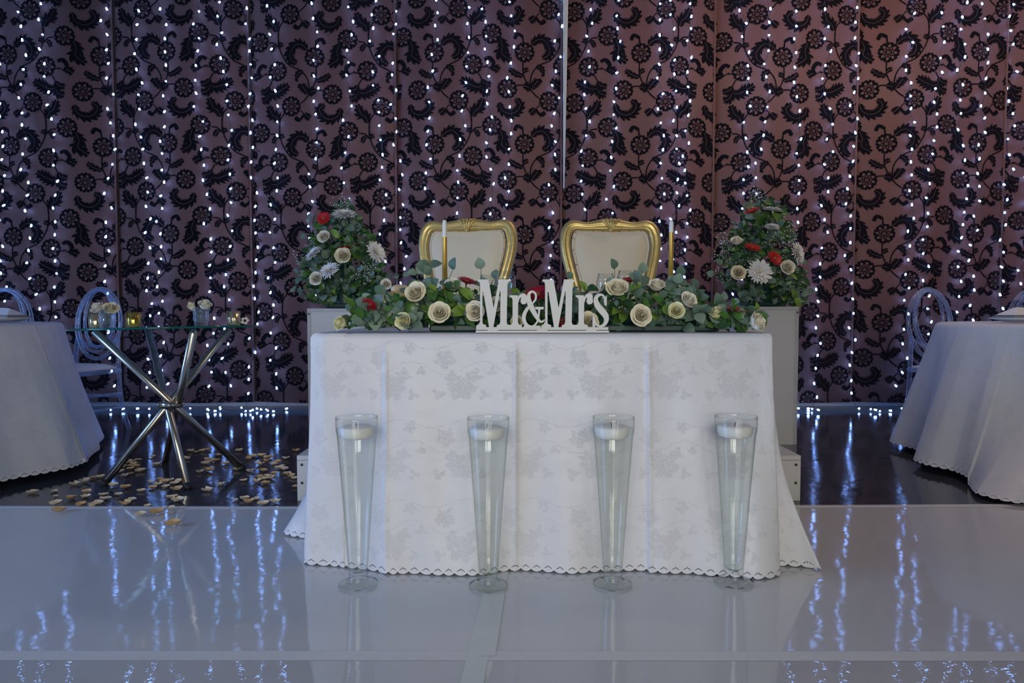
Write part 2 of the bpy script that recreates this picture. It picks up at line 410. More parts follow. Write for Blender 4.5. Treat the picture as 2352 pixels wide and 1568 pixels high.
tape([(tape_x(ym) + .006, ym), (tape_x(ym) + .042, ym), (tape_x(2.5) + .034, 2.5), (tape_x(2.5) - .002, 2.5)], M['tape_clear'], 0.0054)
tape([(-5, yb - .03), (xb, yb - .045), (xb, yb - .012), (-5, yb + .005)], M['tape'], 0.0046)
tape([(xb, yb - .045), (5, yb + .045), (5, yb + .078), (xb, yb - .012)], M['tape'], 0.0046)

# ================================================================== damask drapes
def seam_x(px): return at_y(px, 500, YD).x
SEAMS = [seam_x(p) for p in (-120, 265, 575, 910, 1290, 1640, 1966, 2305, 2660)]
ZB, ZT = 0.055, 3.75
def panel_y(i, x):
    x0, x1 = SEAMS[i], SEAMS[i + 1]; u = max(0.0, min(1.0, (x - x0) / (x1 - x0)))
    e = max(0.0, 1 - u / .05) ** 2 * .02
    return YD + 0.045 + e - 0.30 * u * (1.08 - u) - 0.006 * math.sin(u * 11 + i * 1.7) - 0.003 * math.sin(u * 27 + i)
def drape_y(x):
    for i in range(8):
        if SEAMS[i] <= x <= SEAMS[i + 1]: return panel_y(i, x)
    return YD
# motif of the flocking, drawn on a square repeat of 1230 units
TILE = 1230.0; US = 0.752 / TILE
def ribbon(pts, wid, out, n=8, teeth=0, rib=0.0, z=0):
    c = catmull([(p[0], p[1], 0) for p in pts], n); k = len(c)
    for side in (1, -1) if rib or teeth else (0,):
        prev = None
        steps = k if not teeth else k
        for i, p in enumerate(c):
            t = i / (k - 1)
            d = (c[min(i + 1, k - 1)] - c[max(i - 1, 0)]); d.normalize(); nrm = Vector((-d.y, d.x, 0))
            if teeth:
                ph = (t * teeth + (0.25 if side > 0 else 0)) % 1.0
                ww = wid * (math.sin(PI * min(1, 0.08 + t * 0.92)) ** 0.55) * (0.42 + 0.68 * ph ** .8)
                a = p + nrm * side * rib; b = p + nrm * side * (rib + ww) + d * ww * 0.55
            elif side == 0:
                ww = wid[i * (len(wid) - 1) // (k - 1)] if hasattr(wid, '__len__') else wid
                a = p - nrm * ww / 2; b = p + nrm * ww / 2
            else:
                a = p + nrm * side * rib; b = p + nrm * side * (rib + wid * math.sin(PI * t))
            if prev is not None: out.append([(prev[0].x, prev[0].y), (a.x, a.y), (b.x, b.y), (prev[1].x, prev[1].y)])
            prev = (a, b)
def curl_leaf(pts, wid, out): ribbon(pts, wid * 1.4, out, n=12, teeth=len(pts) * 2 - 1, rib=3.5)
def flower(cx, cy, r, out, ph=0.0):
    for k in range(8):
        q0 = ph + k * PI / 4; a = 10
        ol = []; il = []
        for j in range(a):
            t = 2 * PI * j / a
            # petal drawn as a ring: outer heart, inner open drop
            rr = 0.68 + 0.34 * math.cos(t) - (0.10 if j == 0 else 0); ww = 0.385 * math.sin(t) * (0.78 + 0.30 * math.cos(t))
            ol.append((rr, ww))
            rr2 = 0.62 + 0.17 * math.cos(t); ww2 = 0.125 * math.sin(t) * (1 - .35 * math.cos(t))
            il.append((rr2, ww2))
        def tr(p): return (cx + r * (p[0] * math.cos(q0) - p[1] * math.sin(q0)), cy + r * (p[0] * math.sin(q0) + p[1] * math.cos(q0)))
        for j in range(a):
            j2 = (j + 1) % a
            out.append([tr(ol[j]), tr(ol[j2]), tr(il[j2]), tr(il[j])])
    for k in range(9):
        q = ph + k * 2 * PI / 9 + .2; x, y = cx + r * .25 * math.cos(q), cy + r * .25 * math.sin(q); s = r * .085
        out.append([(x - s, y - s * .6), (x + s, y - s), (x + s * .7, y + s), (x - s, y + s * .8)])
    for k in range(4):
        q = ph + k * 2 * PI / 4; x, y = cx + r * .1 * math.cos(q), cy + r * .1 * math.sin(q); s = r * .05
        out.append([(x - s, y), (x, y - s), (x + s, y), (x, y + s)])
motif = []
for (x, y, p) in ((340, 345, 0), (790, 685, .2), (530, 1095, .1), (1000, 190, .3), (1235, 930, .15)):
    flower(x, y, 142, motif, p)
for pts, wd in (([(528, 570), (556, 490), (620, 440), (668, 320)], 62), ([(1330, 830), (1400, 765), (1490, 755), (1575, 850), (1560, 955), (1480, 1000)], 58),
                ([(668, 150), (580, 165), (480, 125), (368, 60)], 66), ([(655, 60), (690, 115), (775, 140)], 44), ([(655, 150), (690, 225), (765, 250)], 48),
                ([(890, 370), (930, 480), (1040, 525), (1140, 480), (1175, 390), (1105, 330)], 56), ([(895, 740), (935, 850), (925, 950), (1045, 1040)], 70),
                ([(770, 1150), (825, 1145), (885, 1180)], 46), ([(150, 440), (120, 480), (75, 515)], 40),
                ([(1220, 1250), (1110, 1215), (1028, 1150)], 34), ([(1215, 1205), (1245, 1170), (1285, 1160)], 26),
                ([(1330, 1420), (1385, 1345), (1420, 1300)], 44), ([(1210, 1380), (1265, 1385), (1320, 1420)], 50),
                ([(1390, 1120), (1450, 1130), (1490, 1190)], 34), ([(1740, 790), (1715, 750), (1675, 735)], 26), ([(1770, 745), (1815, 775), (1835, 835)], 26)):
    curl_leaf(pts, wd, motif)
for pts, wd in (([(700, 1105), (770, 1145), (810, 1075), (755, 1005), (690, 1030)], [10, 30, 44, 36, 12]), ([(215, 395), (165, 460), (225, 530), (290, 495)], [10, 28, 44, 14]),
                ([(1215, 805), (1205, 725), (1135, 690), (1098, 755)], [16, 34, 40, 12]), ([(1420, 1300), (1440, 1290), (1468, 1330)], [22, 30, 10]),
                ([(1490, 1190), (1495, 1225), (1465, 1235)], [26, 24, 8])):
    ribbon(pts, [q_ * 1.3 for q_ in wd], motif, n=8)
for pts in ([(430, 430), (480, 490), (505, 560), (515, 740)], [(610, -20), (650, 60), (668, 150)], [(870, 740), (900, 790)], [(1215, 1060), (1218, 1220), (1285, 1380)],
            [(1310, 1400), (1322, 1260), (1370, 1160), (1450, 1090), (1590, 1020), (1680, 900), (1730, 770), (1745, 590)], [(1300, 1400), (1360, 1480), (1430, 1540)],
            [(1130, 140), (1215, 140)], [(1745, 770), (1800, 715), (1880, 705)], [(668, 1120), (710, 1130)]):
    ribbon(pts, 17, motif, n=5)
def flock_panel(i, mirror, parent):
    x0, x1 = SEAMS[i] + .004, SEAMS[i + 1] - .004; m = MB()
    ox = SEAMS[i] - US * 300 + (.17 * i % .6)
    oz = 3.53 + 0.03 * math.sin(i * 2.3)
    nx = int((x1 - x0) / .752) + 4
    for a in range(-3, nx):
        for b in range(-2, 7):
            for q in motif:
                vs = []; inside = False
                for (u, v) in q:
                    uu = (u + a * TILE) * US
                    x = (x1 - (uu - 0.1)) if mirror else ox + uu
                    z = oz - (v + b * TILE) * US
                    if x0 < x < x1 and ZB < z < ZT: inside = True
                    x = min(x1, max(x0, x)); z = min(ZT, max(ZB, z))
                    vs.append((x, panel_y(i, x) - .0022, z))
                if inside: m.add(vs, [(0, 1, 2, 3)])
    return m.build('flocked_pattern', M['flock'], parent, smooth=False)
PANEL_LABEL = ['dark damask drape panel beyond the chair beside the left wall', 'damask drape panel behind the crossed-leg glass table and clear chair',
               'damask drape panel between the glass table and the flower pedestal', 'damask drape panel behind the gold chair with the turned back',
               'damask drape panel with a pale strip for the wall gap along its edge', 'damask drape panel behind the flowers with three red gerberas',
               'damask drape panel behind the clear chair of the dim round table', 'damask drape panel in the corner beside the right wall']
PANEL_LABEL[3] = 'damask drape panel ending at the pale strip, behind a gold chair'
for i in range(8):
    x0, x1 = SEAMS[i], SEAMS[i + 1]; n = 48; m = MB()
    xs = [lerp(x0 - .012, x1, k / n) for k in range(n + 1)]
    vs = []; fs = []
    rows = (ZB, 1.2, 2.4, ZT)
    for z in rows: vs += [(x, panel_y(i, x), z) for x in xs]
    for r_ in range(3):
        for k in range(n):
            a = r_ * (n + 1) + k; fs.append((a, a + 1, a + n + 2, a + n + 1))
    m.add(vs, fs)
    o = m.build('drape_panel', M['drape'])
    sd = o.modifiers.new('cloth', 'SOLIDIFY'); sd.thickness = 0.004; sd.offset = -1
    tag(o, PANEL_LABEL[i], 'curtain', 'damask drape panels')
    flock_panel(i, i in (1, 2, 5), o)
    # rolled selvedge at the right edge of each panel
    e = MB(); ye = panel_y(i, x1)
    e.tube([(x1 - .004, ye, ZB), (x1 - .004, ye, ZT)], .010, 8)
    e.build('selvedge', M['drape'], o)
    if i == 4:  # tapered strip stands in for pale wall seen through the gap between panels
        l = MB(); y = YD - .045
        l.add([(x0 + .012, y, 1.86), (x0 + .020, y, 1.86), (x0 + .052, y, ZT), (x0 + .004, y, ZT), (x0 + .012, y + .05, 1.86), (x0 + .020, y + .05, 1.86), (x0 + .052, y + .05, ZT), (x0 + .004, y + .05, ZT)],
              [(0, 1, 2, 3), (1, 5, 6, 2), (4, 0, 3, 7), (5, 4, 7, 6)])
        tag(l.build('gap_wall_strip', M['gap_wall'], o, smooth=False), 'pale strip standing in for the wall gap, tapering downwards')

# ================================================================== fairy lights
bm_ = MB()
bm_.lathe([(0.0001, -.016), (.0060, -.011), (.0080, .001), (.0055, .010), (.0001, .012)], 6)
bulb_me = bm_.mesh('led_bulb', M['bulb'])
cm_ = MB(); cm_.lathe([(.0001, .010), (.0045, .010), (.0045, .024), (.002, .028), (.0001, .028)], 6)
cap_me = cm_.mesh('bulb_socket', M['cap'])
STR = [(8, 28), (72, 95), (125, 150), (258, 250), (335, 345), (388, 376), (472, 486), (522, 530), (584, 580), (634, 632), (727, 727), (806, 800), (870, 880), (915, 918),
       (994, 1000), (1064, 1066), (1120, 1118), (1172, 1168), (1276, 1272), (1346, 1340), (1408, 1404), (1508, 1506), (1541, 1536), (1572, 1580), (1704, 1700),
       (1744, 1738), (1818, 1806), (1888, 1878), (1946, 1956), (2078, 2072), (2130, 2122), (2196, 2186), (2234, 2226), (2312, 2298), (2362, 2350), (-60, -40), (-130, -110), (2440, 2430), (2510, 2500)]
LED_LABEL = 'string of small white fairy lights hanging down the damask drapes'
nb = 0
for si, (pt, pb) in enumerate(STR):
    rs = random.Random(100 + si)
    root = empty('fairy_light_string', (at_y(pb, 500, YD).x, YD - .09, 0))
    tag(root, LED_LABEL, 'fairy lights', 'fairy light strings on the drapes')
    base = Vector(root.location)
    pts = []; z = 3.62 + rs.uniform(-.06, .06); ph = rs.uniform(0, 6); bulbs = []
    while z > 0.10:
        t = (3.6 - z) / 3.6
        px = lerp(pt, pb, t)
        x = at_y(px, 500, YD).x + .028 * math.sin(z * 2.1 + ph) + rs.uniform(-.032, .032)
        y = drape_y(x) - rs.uniform(.022, .05)
        pts.append(Vector((x, y, z))); bulbs.append((Vector((x + rs.uniform(-.012, .012), y - .008, z)), 0))
        z -= rs.uniform(.100, .132)
    # the tail trails along the floor
    x, y = pts[-1].x, pts[-1].y
    for k in range(rs.randint(2, 5)):
        x += rs.uniform(-.16, .18); y = 5.72 - rs.uniform(0.0, .20)
        pts.append(Vector((x, y, .006 + (.02 if rs.random() < .3 else 0)))); bulbs.append((Vector((x, y - .01, .014 + rs.random() * .02)), 1))
    m = MB(); fine = catmull([p - base for p in pts], 2)
    for p in fine: p.z = max(p.z, .003)
    m.tube(fine, .0016, 4); m.build('wire', M['wire'], root)
    for (p, fl) in bulbs:
        rot = (R(180 + rs.uniform(-55, 15)) if not fl else R(90 + rs.uniform(-20, 20)), R(rs.uniform(-25, 25)), R(rs.uniform(-60, 60)))
        b = link('led_bulb', bulb_me, root, p - base, rot)
        c = link('bulb_socket', cap_me, b)
        nb += 1
# ================================================================== platform and pedestals
pL, pR = on_z(683, 1150), on_z(1838, 1150)
PX0, PX1, PY0, PY1, PZ = pL.x, pR.x, pL.y, pL.y + 1.15, 0.20
plat = empty('stage_platform', ((PX0 + PX1) / 2, (PY0 + PY1) / 2, 0))
tag(plat, 'low white wooden platform under the two gold chairs', 'platform')
hx, hy = (PX1 - PX0) / 2, (PY1 - PY0) / 2
MB().box(-hx, hx, -hy, hy, PZ - .02, PZ).build('top_board', M['white_paint'], plat, smooth=False, bevel=.002)
for (a, b, c, d) in ((-hx, hx, -hy, -hy + .018), (-hx, hx, hy - .018, hy), (-hx, -hx + .018, -hy + .018, hy - .018), (hx - .018, hx, -hy + .018, hy - .018)):
    MB().box(a, b, c, d, 0.0, PZ - .021).build('side_board', M['white_paint'], plat, smooth=False, bevel=.002)
for x in (-hx + .022, hx - .022):
    for z in (PZ - .04, .08):
        s = MB(); s.lathe([(.0001, 0), (.006, 0), (.006, .003), (.0001, .004)], 10)
        s.build('screw', M['screw'], plat, loc=(x, -hy, z), rot=(PI / 2, 0, 0))
def pedestal(px0, px1, pyt, yf, label, depth=.36):
    x0 = at_y(px0, pyt, yf).x; x1 = at_y(px1, pyt, yf).x; zt = at_y(px0, pyt, yf).z
    r_ = empty('flower_pedestal', ((x0 + x1) / 2, yf + depth / 2, 0)); tag(r_, label, 'pedestal', 'white flower pedestals')
    h = (x1 - x0) / 2; d = depth / 2; t = .022
    MB().box(-h + .004, h - .004, -d + .004, d - .004, 0, zt - .004).build('body', M['white_paint'], r_, smooth=False)
    for (sx, sy) in ((-1, -1), (1, -1), (-1, 1), (1, 1)):
        x = sx * h; y = sy * d
        MB().box(min(x, x - sx * t), max(x, x - sx * t), min(y, y - sy * t), max(y, y - sy * t), 0, zt - t).build('corner_post', M['white_edge'], r_, smooth=False, bevel=.003)
    MB().box(-h, h, -d, d, zt - t, zt).build('top_frame', M['white_edge'], r_, smooth=False, bevel=.003)
    for sx in (-1, 1):
        s = MB(); s.lathe([(.0001, 0), (.006, 0), (.006, .003), (.0001, .004)], 10)
        s.build('screw', M['screw'], r_, loc=(sx * (h - .011), -d, zt - .035), rot=(PI / 2, 0, 0))
    return ((x0 + x1) / 2, yf + depth / 2, zt)
YP = on_z(1836, 1021).y
PEDR = pedestal(1690, 1836, 704, YP, 'white pedestal box under the flowers with three red gerberas')
PEDL = pedestal(705, 852, 708, YP, 'white pedestal box under the flowers with two red gerberas')

# ================================================================== head table and its cloth
TX0, TX1 = at_y(708, 766, 2.18).x, at_y(1780, 766, 2.18).x
TY0, TY1, TZ = 2.18, 2.92, at_y(1176, 765, 2.18).z
tb_ = empty('trestle_table', ((TX0 + TX1) / 2, (TY0 + TY1) / 2, 0)); tag(tb_, 'trestle table hidden under the long white damask cloth', 'table')
hx, hy = (TX1 - TX0) / 2, (TY1 - TY0) / 2
MB().box(-hx + .04, hx - .04, -hy + .04, hy - .04, TZ - .034, TZ - .006).build('table_top', M['tablewood'], tb_, smooth=False)
for sx in (-1, 1):
    for sy in (-1, 1):
        m = MB(); m.tube([(sx * (hx - .12), sy * (hy - .10), 0.005), (sx * (hx - .12), sy * (hy - .10), TZ - .035)], .014, 10); m.build('leg', M['steel'], tb_)

def skirt_cloth(name, st, n_cols, center, tz, fold, hemz, mat, v_rows=26, pitch=0.036, closed=True, round_r=.02, flare_lin=True):
    """st: list of (top xy, hem xy) stations round the table; columns run top edge -> hem. returns cloth with a scalloped hem part"""
    tops = catmull([(a[0], a[1], 0) for a, b in st], 1, closed); hems = [(b[0], b[1]) for a, b in st]
    k = len(st)
    # resample by hem length
    seg = []
    for i in range(k):
        a, b = Vector(hems[i]), Vector(hems[(i + 1) % k]); seg.append((b - a).length)
    tot = sum(seg); n_sc = round(tot / pitch); N = n_sc * 6
    cols = []
    acc = 0; i = 0
    for c in range(N):
        s = tot * c / N
        while s > acc + seg[i] and i < k - 1: acc += seg[i]; i += 1
        t = (s - acc) / seg[i]
        def cr(idx):
            P = [Vector(st[(i + d) % k][idx]) for d in (-1, 0, 1, 2)]
            lin = P[1].lerp(P[2], t)
            cm = 0.5 * ((2 * P[1]) + (P[2] - P[0]) * t + (2 * P[0] - 5 * P[1] + 4 * P[2] - P[3]) * t * t + (3 * P[1] - P[0] - 3 * P[2] + P[3]) * t ** 3)
            return lin, cm
        tl, _ = cr(0); hl, hcm = cr(1)
        cols.append((tl, hl.lerp(hcm, .6), s))
    C = Vector(center); m = MB(); uvs = []
    rows = [0.0, .35, .7, 1.0] + [j / v_rows for j in range(1, v_rows + 1)]
    LH = .026
    verts = []; hemtop = []
    for (tp, hm, s) in cols:
        nrm = (hm - tp)
        if nrm.length < .02: nrm = (tp - C)
        nrm = nrm.normalized()
        hz = hemz(s / tot, hm)
        col = []
        for j, r_ in enumerate(rows):
            if j < 4:
                q = r_ * PI / 2 * .9; p = tp - nrm * round_r * (1 - math.sin(q)); z = tz - round_r * (1 - math.cos(q)); u = s; v = -round_r + round_r * r_
            else:
                fl_ = (hm - tp).length; g = r_ ** (1.0 + (6.0 * fl_ if flare_lin else 7.0 * max(0, fl_ - .24)))
                p = tp.lerp(hm, g); z = lerp(tz - round_r * .85, hz + LH, r_)
                dd, dz = fold(s, p.x, p.y, r_, z)
                p = p + nrm * dd; z += dz; v = r_ * (tz - hz)
            col.append((p.x, p.y, z)); uvs.append((s, v))
        verts.append(col)
    nr = len(rows); N = len(cols)
    flat = [p for c in verts for p in c]; ci = len(flat)
    faces = []
    for c in range(N):
        c2 = (c + 1) % N
        for j in range(nr - 1):
            faces.append((c * nr + j, c * nr + j + 1, c2 * nr + j + 1, c2 * nr + j))
    inner = len(flat)
    for c in range(N):
        p = Vector(flat[c * nr]); q = Vector((C.x, C.y, tz)); pp = p.lerp(q, .12); pp.z = tz; flat.append(tuple(pp)); uvs.append((pp.x, pp.y))
    for c in range(N):
        c2 = (c + 1) % N
        faces.append((inner + c, c * nr, c2 * nr, inner + c2))
    flat.append((C.x, C.y, tz)); uvs.append((C.x, C.y)); ce = len(flat) - 1
    for c in range(N): faces.append((ce, inner + c, inner + (c + 1) % N))
    o = empty  # placeholder name kept local
    me = bpy.data.meshes.new(name); me.from_pydata(flat, [], faces); me.materials.append(mat)
    ul = me.uv_layers.new(name='UVMap')
    for l in me.loops:
        u, v = uvs[l.vertex_index]; ul.data[l.index].uv = (u, v)
    me.polygons.foreach_set('use_smooth', [True] * len(me.polygons))
    co = link(name, me)
    # scalloped cut-work edge
    hv = []; huv = []; hf = []
    for c in range(N + 1):
        cc = c % N; px_, py_, pz_ = verts[cc][-1]; ph = (c % 6) / 6.0
        drop = LH * (0.70 + 0.30 * math.sin(PI * ph) ** .7)
        a, b = verts[cc][-2], verts[cc][-1]
        dv = (Vector(b) - Vector(a)).normalized()
        if pz_ + dv.z * drop < 0.006:
            dv = Vector((dv.x, dv.y, 0)).normalized() if Vector((dv.x, dv.y, 0)).length > .02 else dv
        e = Vector(b) + dv * drop; e.z = max(e.z, .0055)
        hv += [b, tuple(Vector(b).lerp(e, .5)), tuple(e)]
        r1 = drop / LH
        huv += [(c / 6.0, 0), (c / 6.0, r1 * .5), (c / 6.0, r1)]
        if c < N:
            q = c * 3
            hf += [(q, q + 1, q + 4, q + 3), (q + 1, q + 2, q + 5, q + 4)]
    hm_ = bpy.data.meshes.new('lace_hem'); hm_.from_pydata(hv, [], hf); hm_.materials.append(M['lace'])
    ul = hm_.uv_layers.new(name='UVMap')
    for l in hm_.loops: ul.data[l.index].uv = huv[l.vertex_index]
    hm_.polygons.foreach_set('use_smooth', [True] * len(hm_.polygons))
    ho = link('lace_hem', hm_, co); tag(ho, 'scalloped cut-work edge')
    return co
fl = on_z(697, 1297); fr = on_z(1790, 1322); tip = on_z(1886, 1316); lf = on_z(667, 1232)
def F2(px, py=1318): p = on_z(px, py); return (p.x, p.y)
st = [((TX0, TY1), (TX0 - .07, TY1 + .02)), ((TX0, 2.72), (TX0 - .10, 2.73)), ((TX0, 2.58), (lf.x - .02, lf.y + .02)), ((TX0, 2.45), (TX0 - .045, 2.44)), ((TX0, 2.33), (TX0 - .05, 2.36)),
      ((TX0, TY0 + .02), (fl.x, fl.y)), ((TX0 + .05, TY0), F2(745, 1306)),
      ((at_y(885, 766, TY0).x - .05, TY0), F2(850, 1312)), ((at_y(885, 766, TY0).x, TY0), F2(893, 1316)),
      ((at_y(1040, 766, TY0).x, TY0), F2(1040, 1327)), ((at_y(1130, 766, TY0).x, TY0), F2(1120, 1324)), ((at_y(1187, 766, TY0).x, TY0), F2(1187, 1316)),
      ((at_y(1330, 766, TY0).x, TY0), F2(1330, 1316)), ((at_y(1490, 766, TY0).x, TY0), F2(1478, 1318)), ((at_y(1620, 766, TY0).x, TY0), F2(1620, 1326)),
      ((TX1 - .05, TY0), F2(1740, 1328)), ((TX1 - .008, TY0), (fr.x, fr.y)), ((TX1 - .002, TY0 + .012), (fr.x + .012, fr.y + .065)),
      ((TX1, TY0 + .03), (tip.x - .03, tip.y + .03)), ((TX1, TY0 + .06), (tip.x, tip.y + .012)), ((TX1, TY0 + .12), (tip.x - .045, tip.y + .12)), ((TX1, 2.5), (TX1 + .05, 2.5)),
      ((TX1, 2.72), (TX1 + .09, 2.72)), ((TX1, TY1), (TX1 + .05, TY1 + .02)), (((TX0 + TX1) / 2, TY1), ((TX0 + TX1) / 2, TY1 + .02))]
creases = [at_y(p, 1000, 2.17).x for p in (885, 1187, 1488)]
def fold_main(s, x, y, r_, z):
    d = .011 * r_ * math.sin(s * 11 + 1.3) + .006 * r_ * math.sin(s * 21 + r_ * 3) + .003 * r_ * math.sin(s * 43 - r_ * 4)
    if y < 2.28 and TX0 < x < TX1 + .03:
        for i, c in enumerate(creases):
            e = (x - c) / .008
            d += .005 * math.exp(-e * e) + .0042 * (1 if x > c else -1) * math.exp(-abs(x - c) / .06) * (-1 if i == 1 else 1)
        for zc, a in ((.515, .004), (.30, -.003), (.555, -.002)):
            d += a * math.exp(-((z - zc) / .012) ** 2) * (0.6 + .4 * math.sin(x * 7))
    return d * (1 if r_ > .04 else 0), 0.0
cloth = skirt_cloth('tablecloth', st, 0, ((TX0 + TX1) / 2, (TY0 + TY1) / 2), TZ, fold_main, lambda t, p: 0.006, M['cloth'])
tag(cloth, 'long white damask cloth with scalloped hem draped over the head table', 'tablecloth')

# ================================================================== guest tables at both sides
def guest_table(cx, cy, rt, rh, tz, seed, label_t, label_c, spread):
    r_ = empty('round_table', (cx, cy, 0)); tag(r_, label_t, 'table', 'round guest tables')
    m = MB(); m.lathe([(.0001, tz - .03), (rt - .045, tz - .03), (rt - .045, tz - .006), (.0001, tz - .006)], 40); m.build('table_top', M['tablewood'], r_)
    for k in range(4):
        q = k * PI / 2 + .6; x, y = .42 * math.cos(q), .42 * math.sin(q)
        m = MB(); m.tube([(x, y, .005), (x, y, tz - .032)], .014, 8); m.build('leg', M['steel'], r_)
    stt = []; n = 48; rs = random.Random(seed); phs = [rs.uniform(0, 6) for _ in range(3)]
    for k in range(n):
        q = -2 * PI * k / n
        q = 2 * PI * k / n
        rh_ = rh + .045 * math.sin(7 * q + phs[0]) + .03 * math.sin(11 * q + phs[1]) + spread(q)
        stt.append(((cx + rt * math.cos(q), cy + rt * math.sin(q)), (cx + rh_ * math.cos(q), cy + rh_ * math.sin(q))))
    def fold(s, x, y, rr, z): return .012 * rr * math.sin(s * 9 + phs[2]), 0
    co = skirt_cloth('tablecloth', stt, 0, (cx, cy), tz, fold, lambda t, p: .006 if (p - Vector((cx, cy))).length > 1.03 else .035, M['cloth2'], v_rows=18, pitch=.045, flare_lin=False, round_r=.03)
    tag(co, label_c, 'tablecloth', 'guest tablecloths')
GL, GR = (-3.20, 3.55), (3.12, 3.62); GZ = .768
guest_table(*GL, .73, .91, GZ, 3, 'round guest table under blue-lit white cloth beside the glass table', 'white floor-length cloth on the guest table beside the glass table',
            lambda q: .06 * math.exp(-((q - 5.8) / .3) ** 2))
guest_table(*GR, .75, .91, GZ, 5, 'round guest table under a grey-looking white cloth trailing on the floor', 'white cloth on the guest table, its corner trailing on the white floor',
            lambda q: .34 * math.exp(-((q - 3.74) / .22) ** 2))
def place_setting(px, py, y, lab):
    p = at_y(px, py, y)
    m = MB(); m.lathe([(.0001, .004), (.09, .004), (.10, .006), (.155, .022), (.157, .025), (.10, .012), (.0001, .010)], 36)
    o = m.build('dinner_plate', M['china'], loc=(p.x, y, GZ + .002)); tag(o, 'white china plate under a folded napkin on ' + lab, 'plate', 'guest table plates')
    m = MB(); h = .058; L_ = .125
    a = [(-L_, -.10, 0), (L_, -.10, 0), (L_, .10, 0), (-L_, .10, 0), (-.05, -.012, h), (.07, .0, h * .92), (-.045, .02, h * .96)]
    m.add(a, [(0, 1, 5, 4), (1, 2, 5), (2, 3, 6, 5), (3, 0, 4, 6), (4, 5, 6), (3, 2, 1, 0)])
    for k in range(3):
        z = .004 + k * .006
        m.add([(-L_ - .01 + k * .004, -.105 + k * .004, z), (L_ + .01 - k * .004, -.105 + k * .004, z), (L_ + .01 - k * .004, .105, z), (-L_ - .01 + k * .004, .105, z)], [(0, 1, 2, 3)])
    o = m.build('napkin', M['napkin'], loc=(p.x, y, GZ + .027), smooth=False, bevel=.004)
    tag(o, 'folded white napkin on a plate on ' + lab, 'napkin', 'folded napkins')
place_setting(-5, 735, 3.75, 'the cloth beside the glass table')
place_setting(2352, 728, 3.70, 'the cloth trailing on the white floor')

# ================================================================== clear acrylic chairs
def acrylic_chair(loc, rz, label):
    c = empty('acrylic_chair', loc, rz); tag(c, label, 'chair', 'clear acrylic chairs')
    # chair faces -Y, back at y = +.20
    def oval(rx, rz_, zc, yb, n=44, lean=.10):
        return [(rx * math.cos(2 * PI * k / n), yb + (zc + rz_ * math.sin(2 * PI * k / n) - .5) * lean, zc + rz_ * math.sin(2 * PI * k / n)) for k in range(n)]
    for (rx, rzv, zc) in ((.185, .245, .745), (.118, .200, .780)):
        m = MB(); m.tube(oval(rx, rzv, zc, .20), .0135 if rx > .15 else .011, 8, closed=True); m.build('back_ring', M['acrylic'], c)
    m = MB(); m.tube(oval(.152, .215, .763, .185), .009, 8, closed=True); m.build('back_ring', M['acrylic'], c)
    m = MB(); m.tube(catmull([(-.165, .212, .64), (-.08, .21, .595), (0, .21, .585), (.08, .21, .595), (.165, .212, .64)], 6), .010, 8); m.build('back_rail', M['acrylic'], c)
    for s in (-1, 1):
        m = MB(); m.tube(catmull([(s * .168, .214, .655), (s * .178, .205, .55), (s * .185, .20, .44), (s * .188, .215, .2), (s * .20, .265, 0.002)], 5), [.014] * 16 + [.013] * 5, 8); m.build('leg', M['acrylic'], c)
        m = MB(); m.tube(catmull([(s * .18, -.20, .43), (s * .18, -.20, .25), (s * .182, -.215, .002)], 6), [.017 - .0004 * k for k in range(13)], 8); m.build('leg', M['acrylic'], c)
    m = MB(); m.box(-.20, .20, -.215, .215, .405, .435); m.build('seat_frame', M['acrylic'], c, smooth=False, bevel=.006)
    m = MB(); prof = [(-.195, 0), (-.2, .012), (-.195, .028), (-.16, .036)]
    n = 9; vs = []; fs = []
    for iy in range(n):
        for ix in range(n):
            x = lerp(-.19, .19, ix / (n - 1)); y = lerp(-.205, .175, iy / (n - 1)); e = min(ix, iy, n - 1 - ix, n - 1 - iy)
            vs.append((x, y, .437 + (.012 if e == 0 else .034 if e == 1 else .040)))
    for iy in range(n - 1):
        for ix in range(n - 1): q = iy * n + ix; fs.append((q, q + 1, q + n + 1, q + n))
    b0 = len(vs)
    ring = [i for i in range(n)] + [i * n + n - 1 for i in range(1, n)] + [(n - 1) * n + i for i in range(n - 2, -1, -1)] + [i * n for i in range(n - 2, 0, -1)]
    vs += [(vs[i][0], vs[i][1], .437) for i in ring]
    for a in range(len(ring)):
        a2 = (a + 1) % len(ring); fs.append((b0 + a, b0 + a2, ring[a2], ring[a]))
    m = MB(); m.add(vs, fs); m.build('seat_pad', M['cushion'], c)
    for z, zb in ((.27, .27), (.17, .17)):
        for s in (-1, 1):
            m = MB(); m.tube([(s * .184, -.20, z), (s * .188, .215, z - .01)], .010, 8); m.build('stretcher', M['acrylic'], c)
    for y, z in ((-.2, .22), (.21, .24)):
        m = MB(); m.tube([(-.184, y, z), (.184, y, z)], .010, 8); m.build('stretcher', M['acrylic'], c)
    return c
acrylic_chair((-2.96, 4.58, 0), R(-14), 'clear acrylic oval-back chair beside the crossed-leg glass table')
acrylic_chair((-3.58, 4.62, 0), R(6), 'clear acrylic oval-back chair behind the plate of the glass table side cloth')
acrylic_chair((3.04, 4.66, 0), R(14), 'clear acrylic oval-back chair beside the cloth trailing on the floor')
acrylic_chair((3.72, 4.66, 0), R(-8), 'clear acrylic oval-back chair behind the dim napkin in the corner')

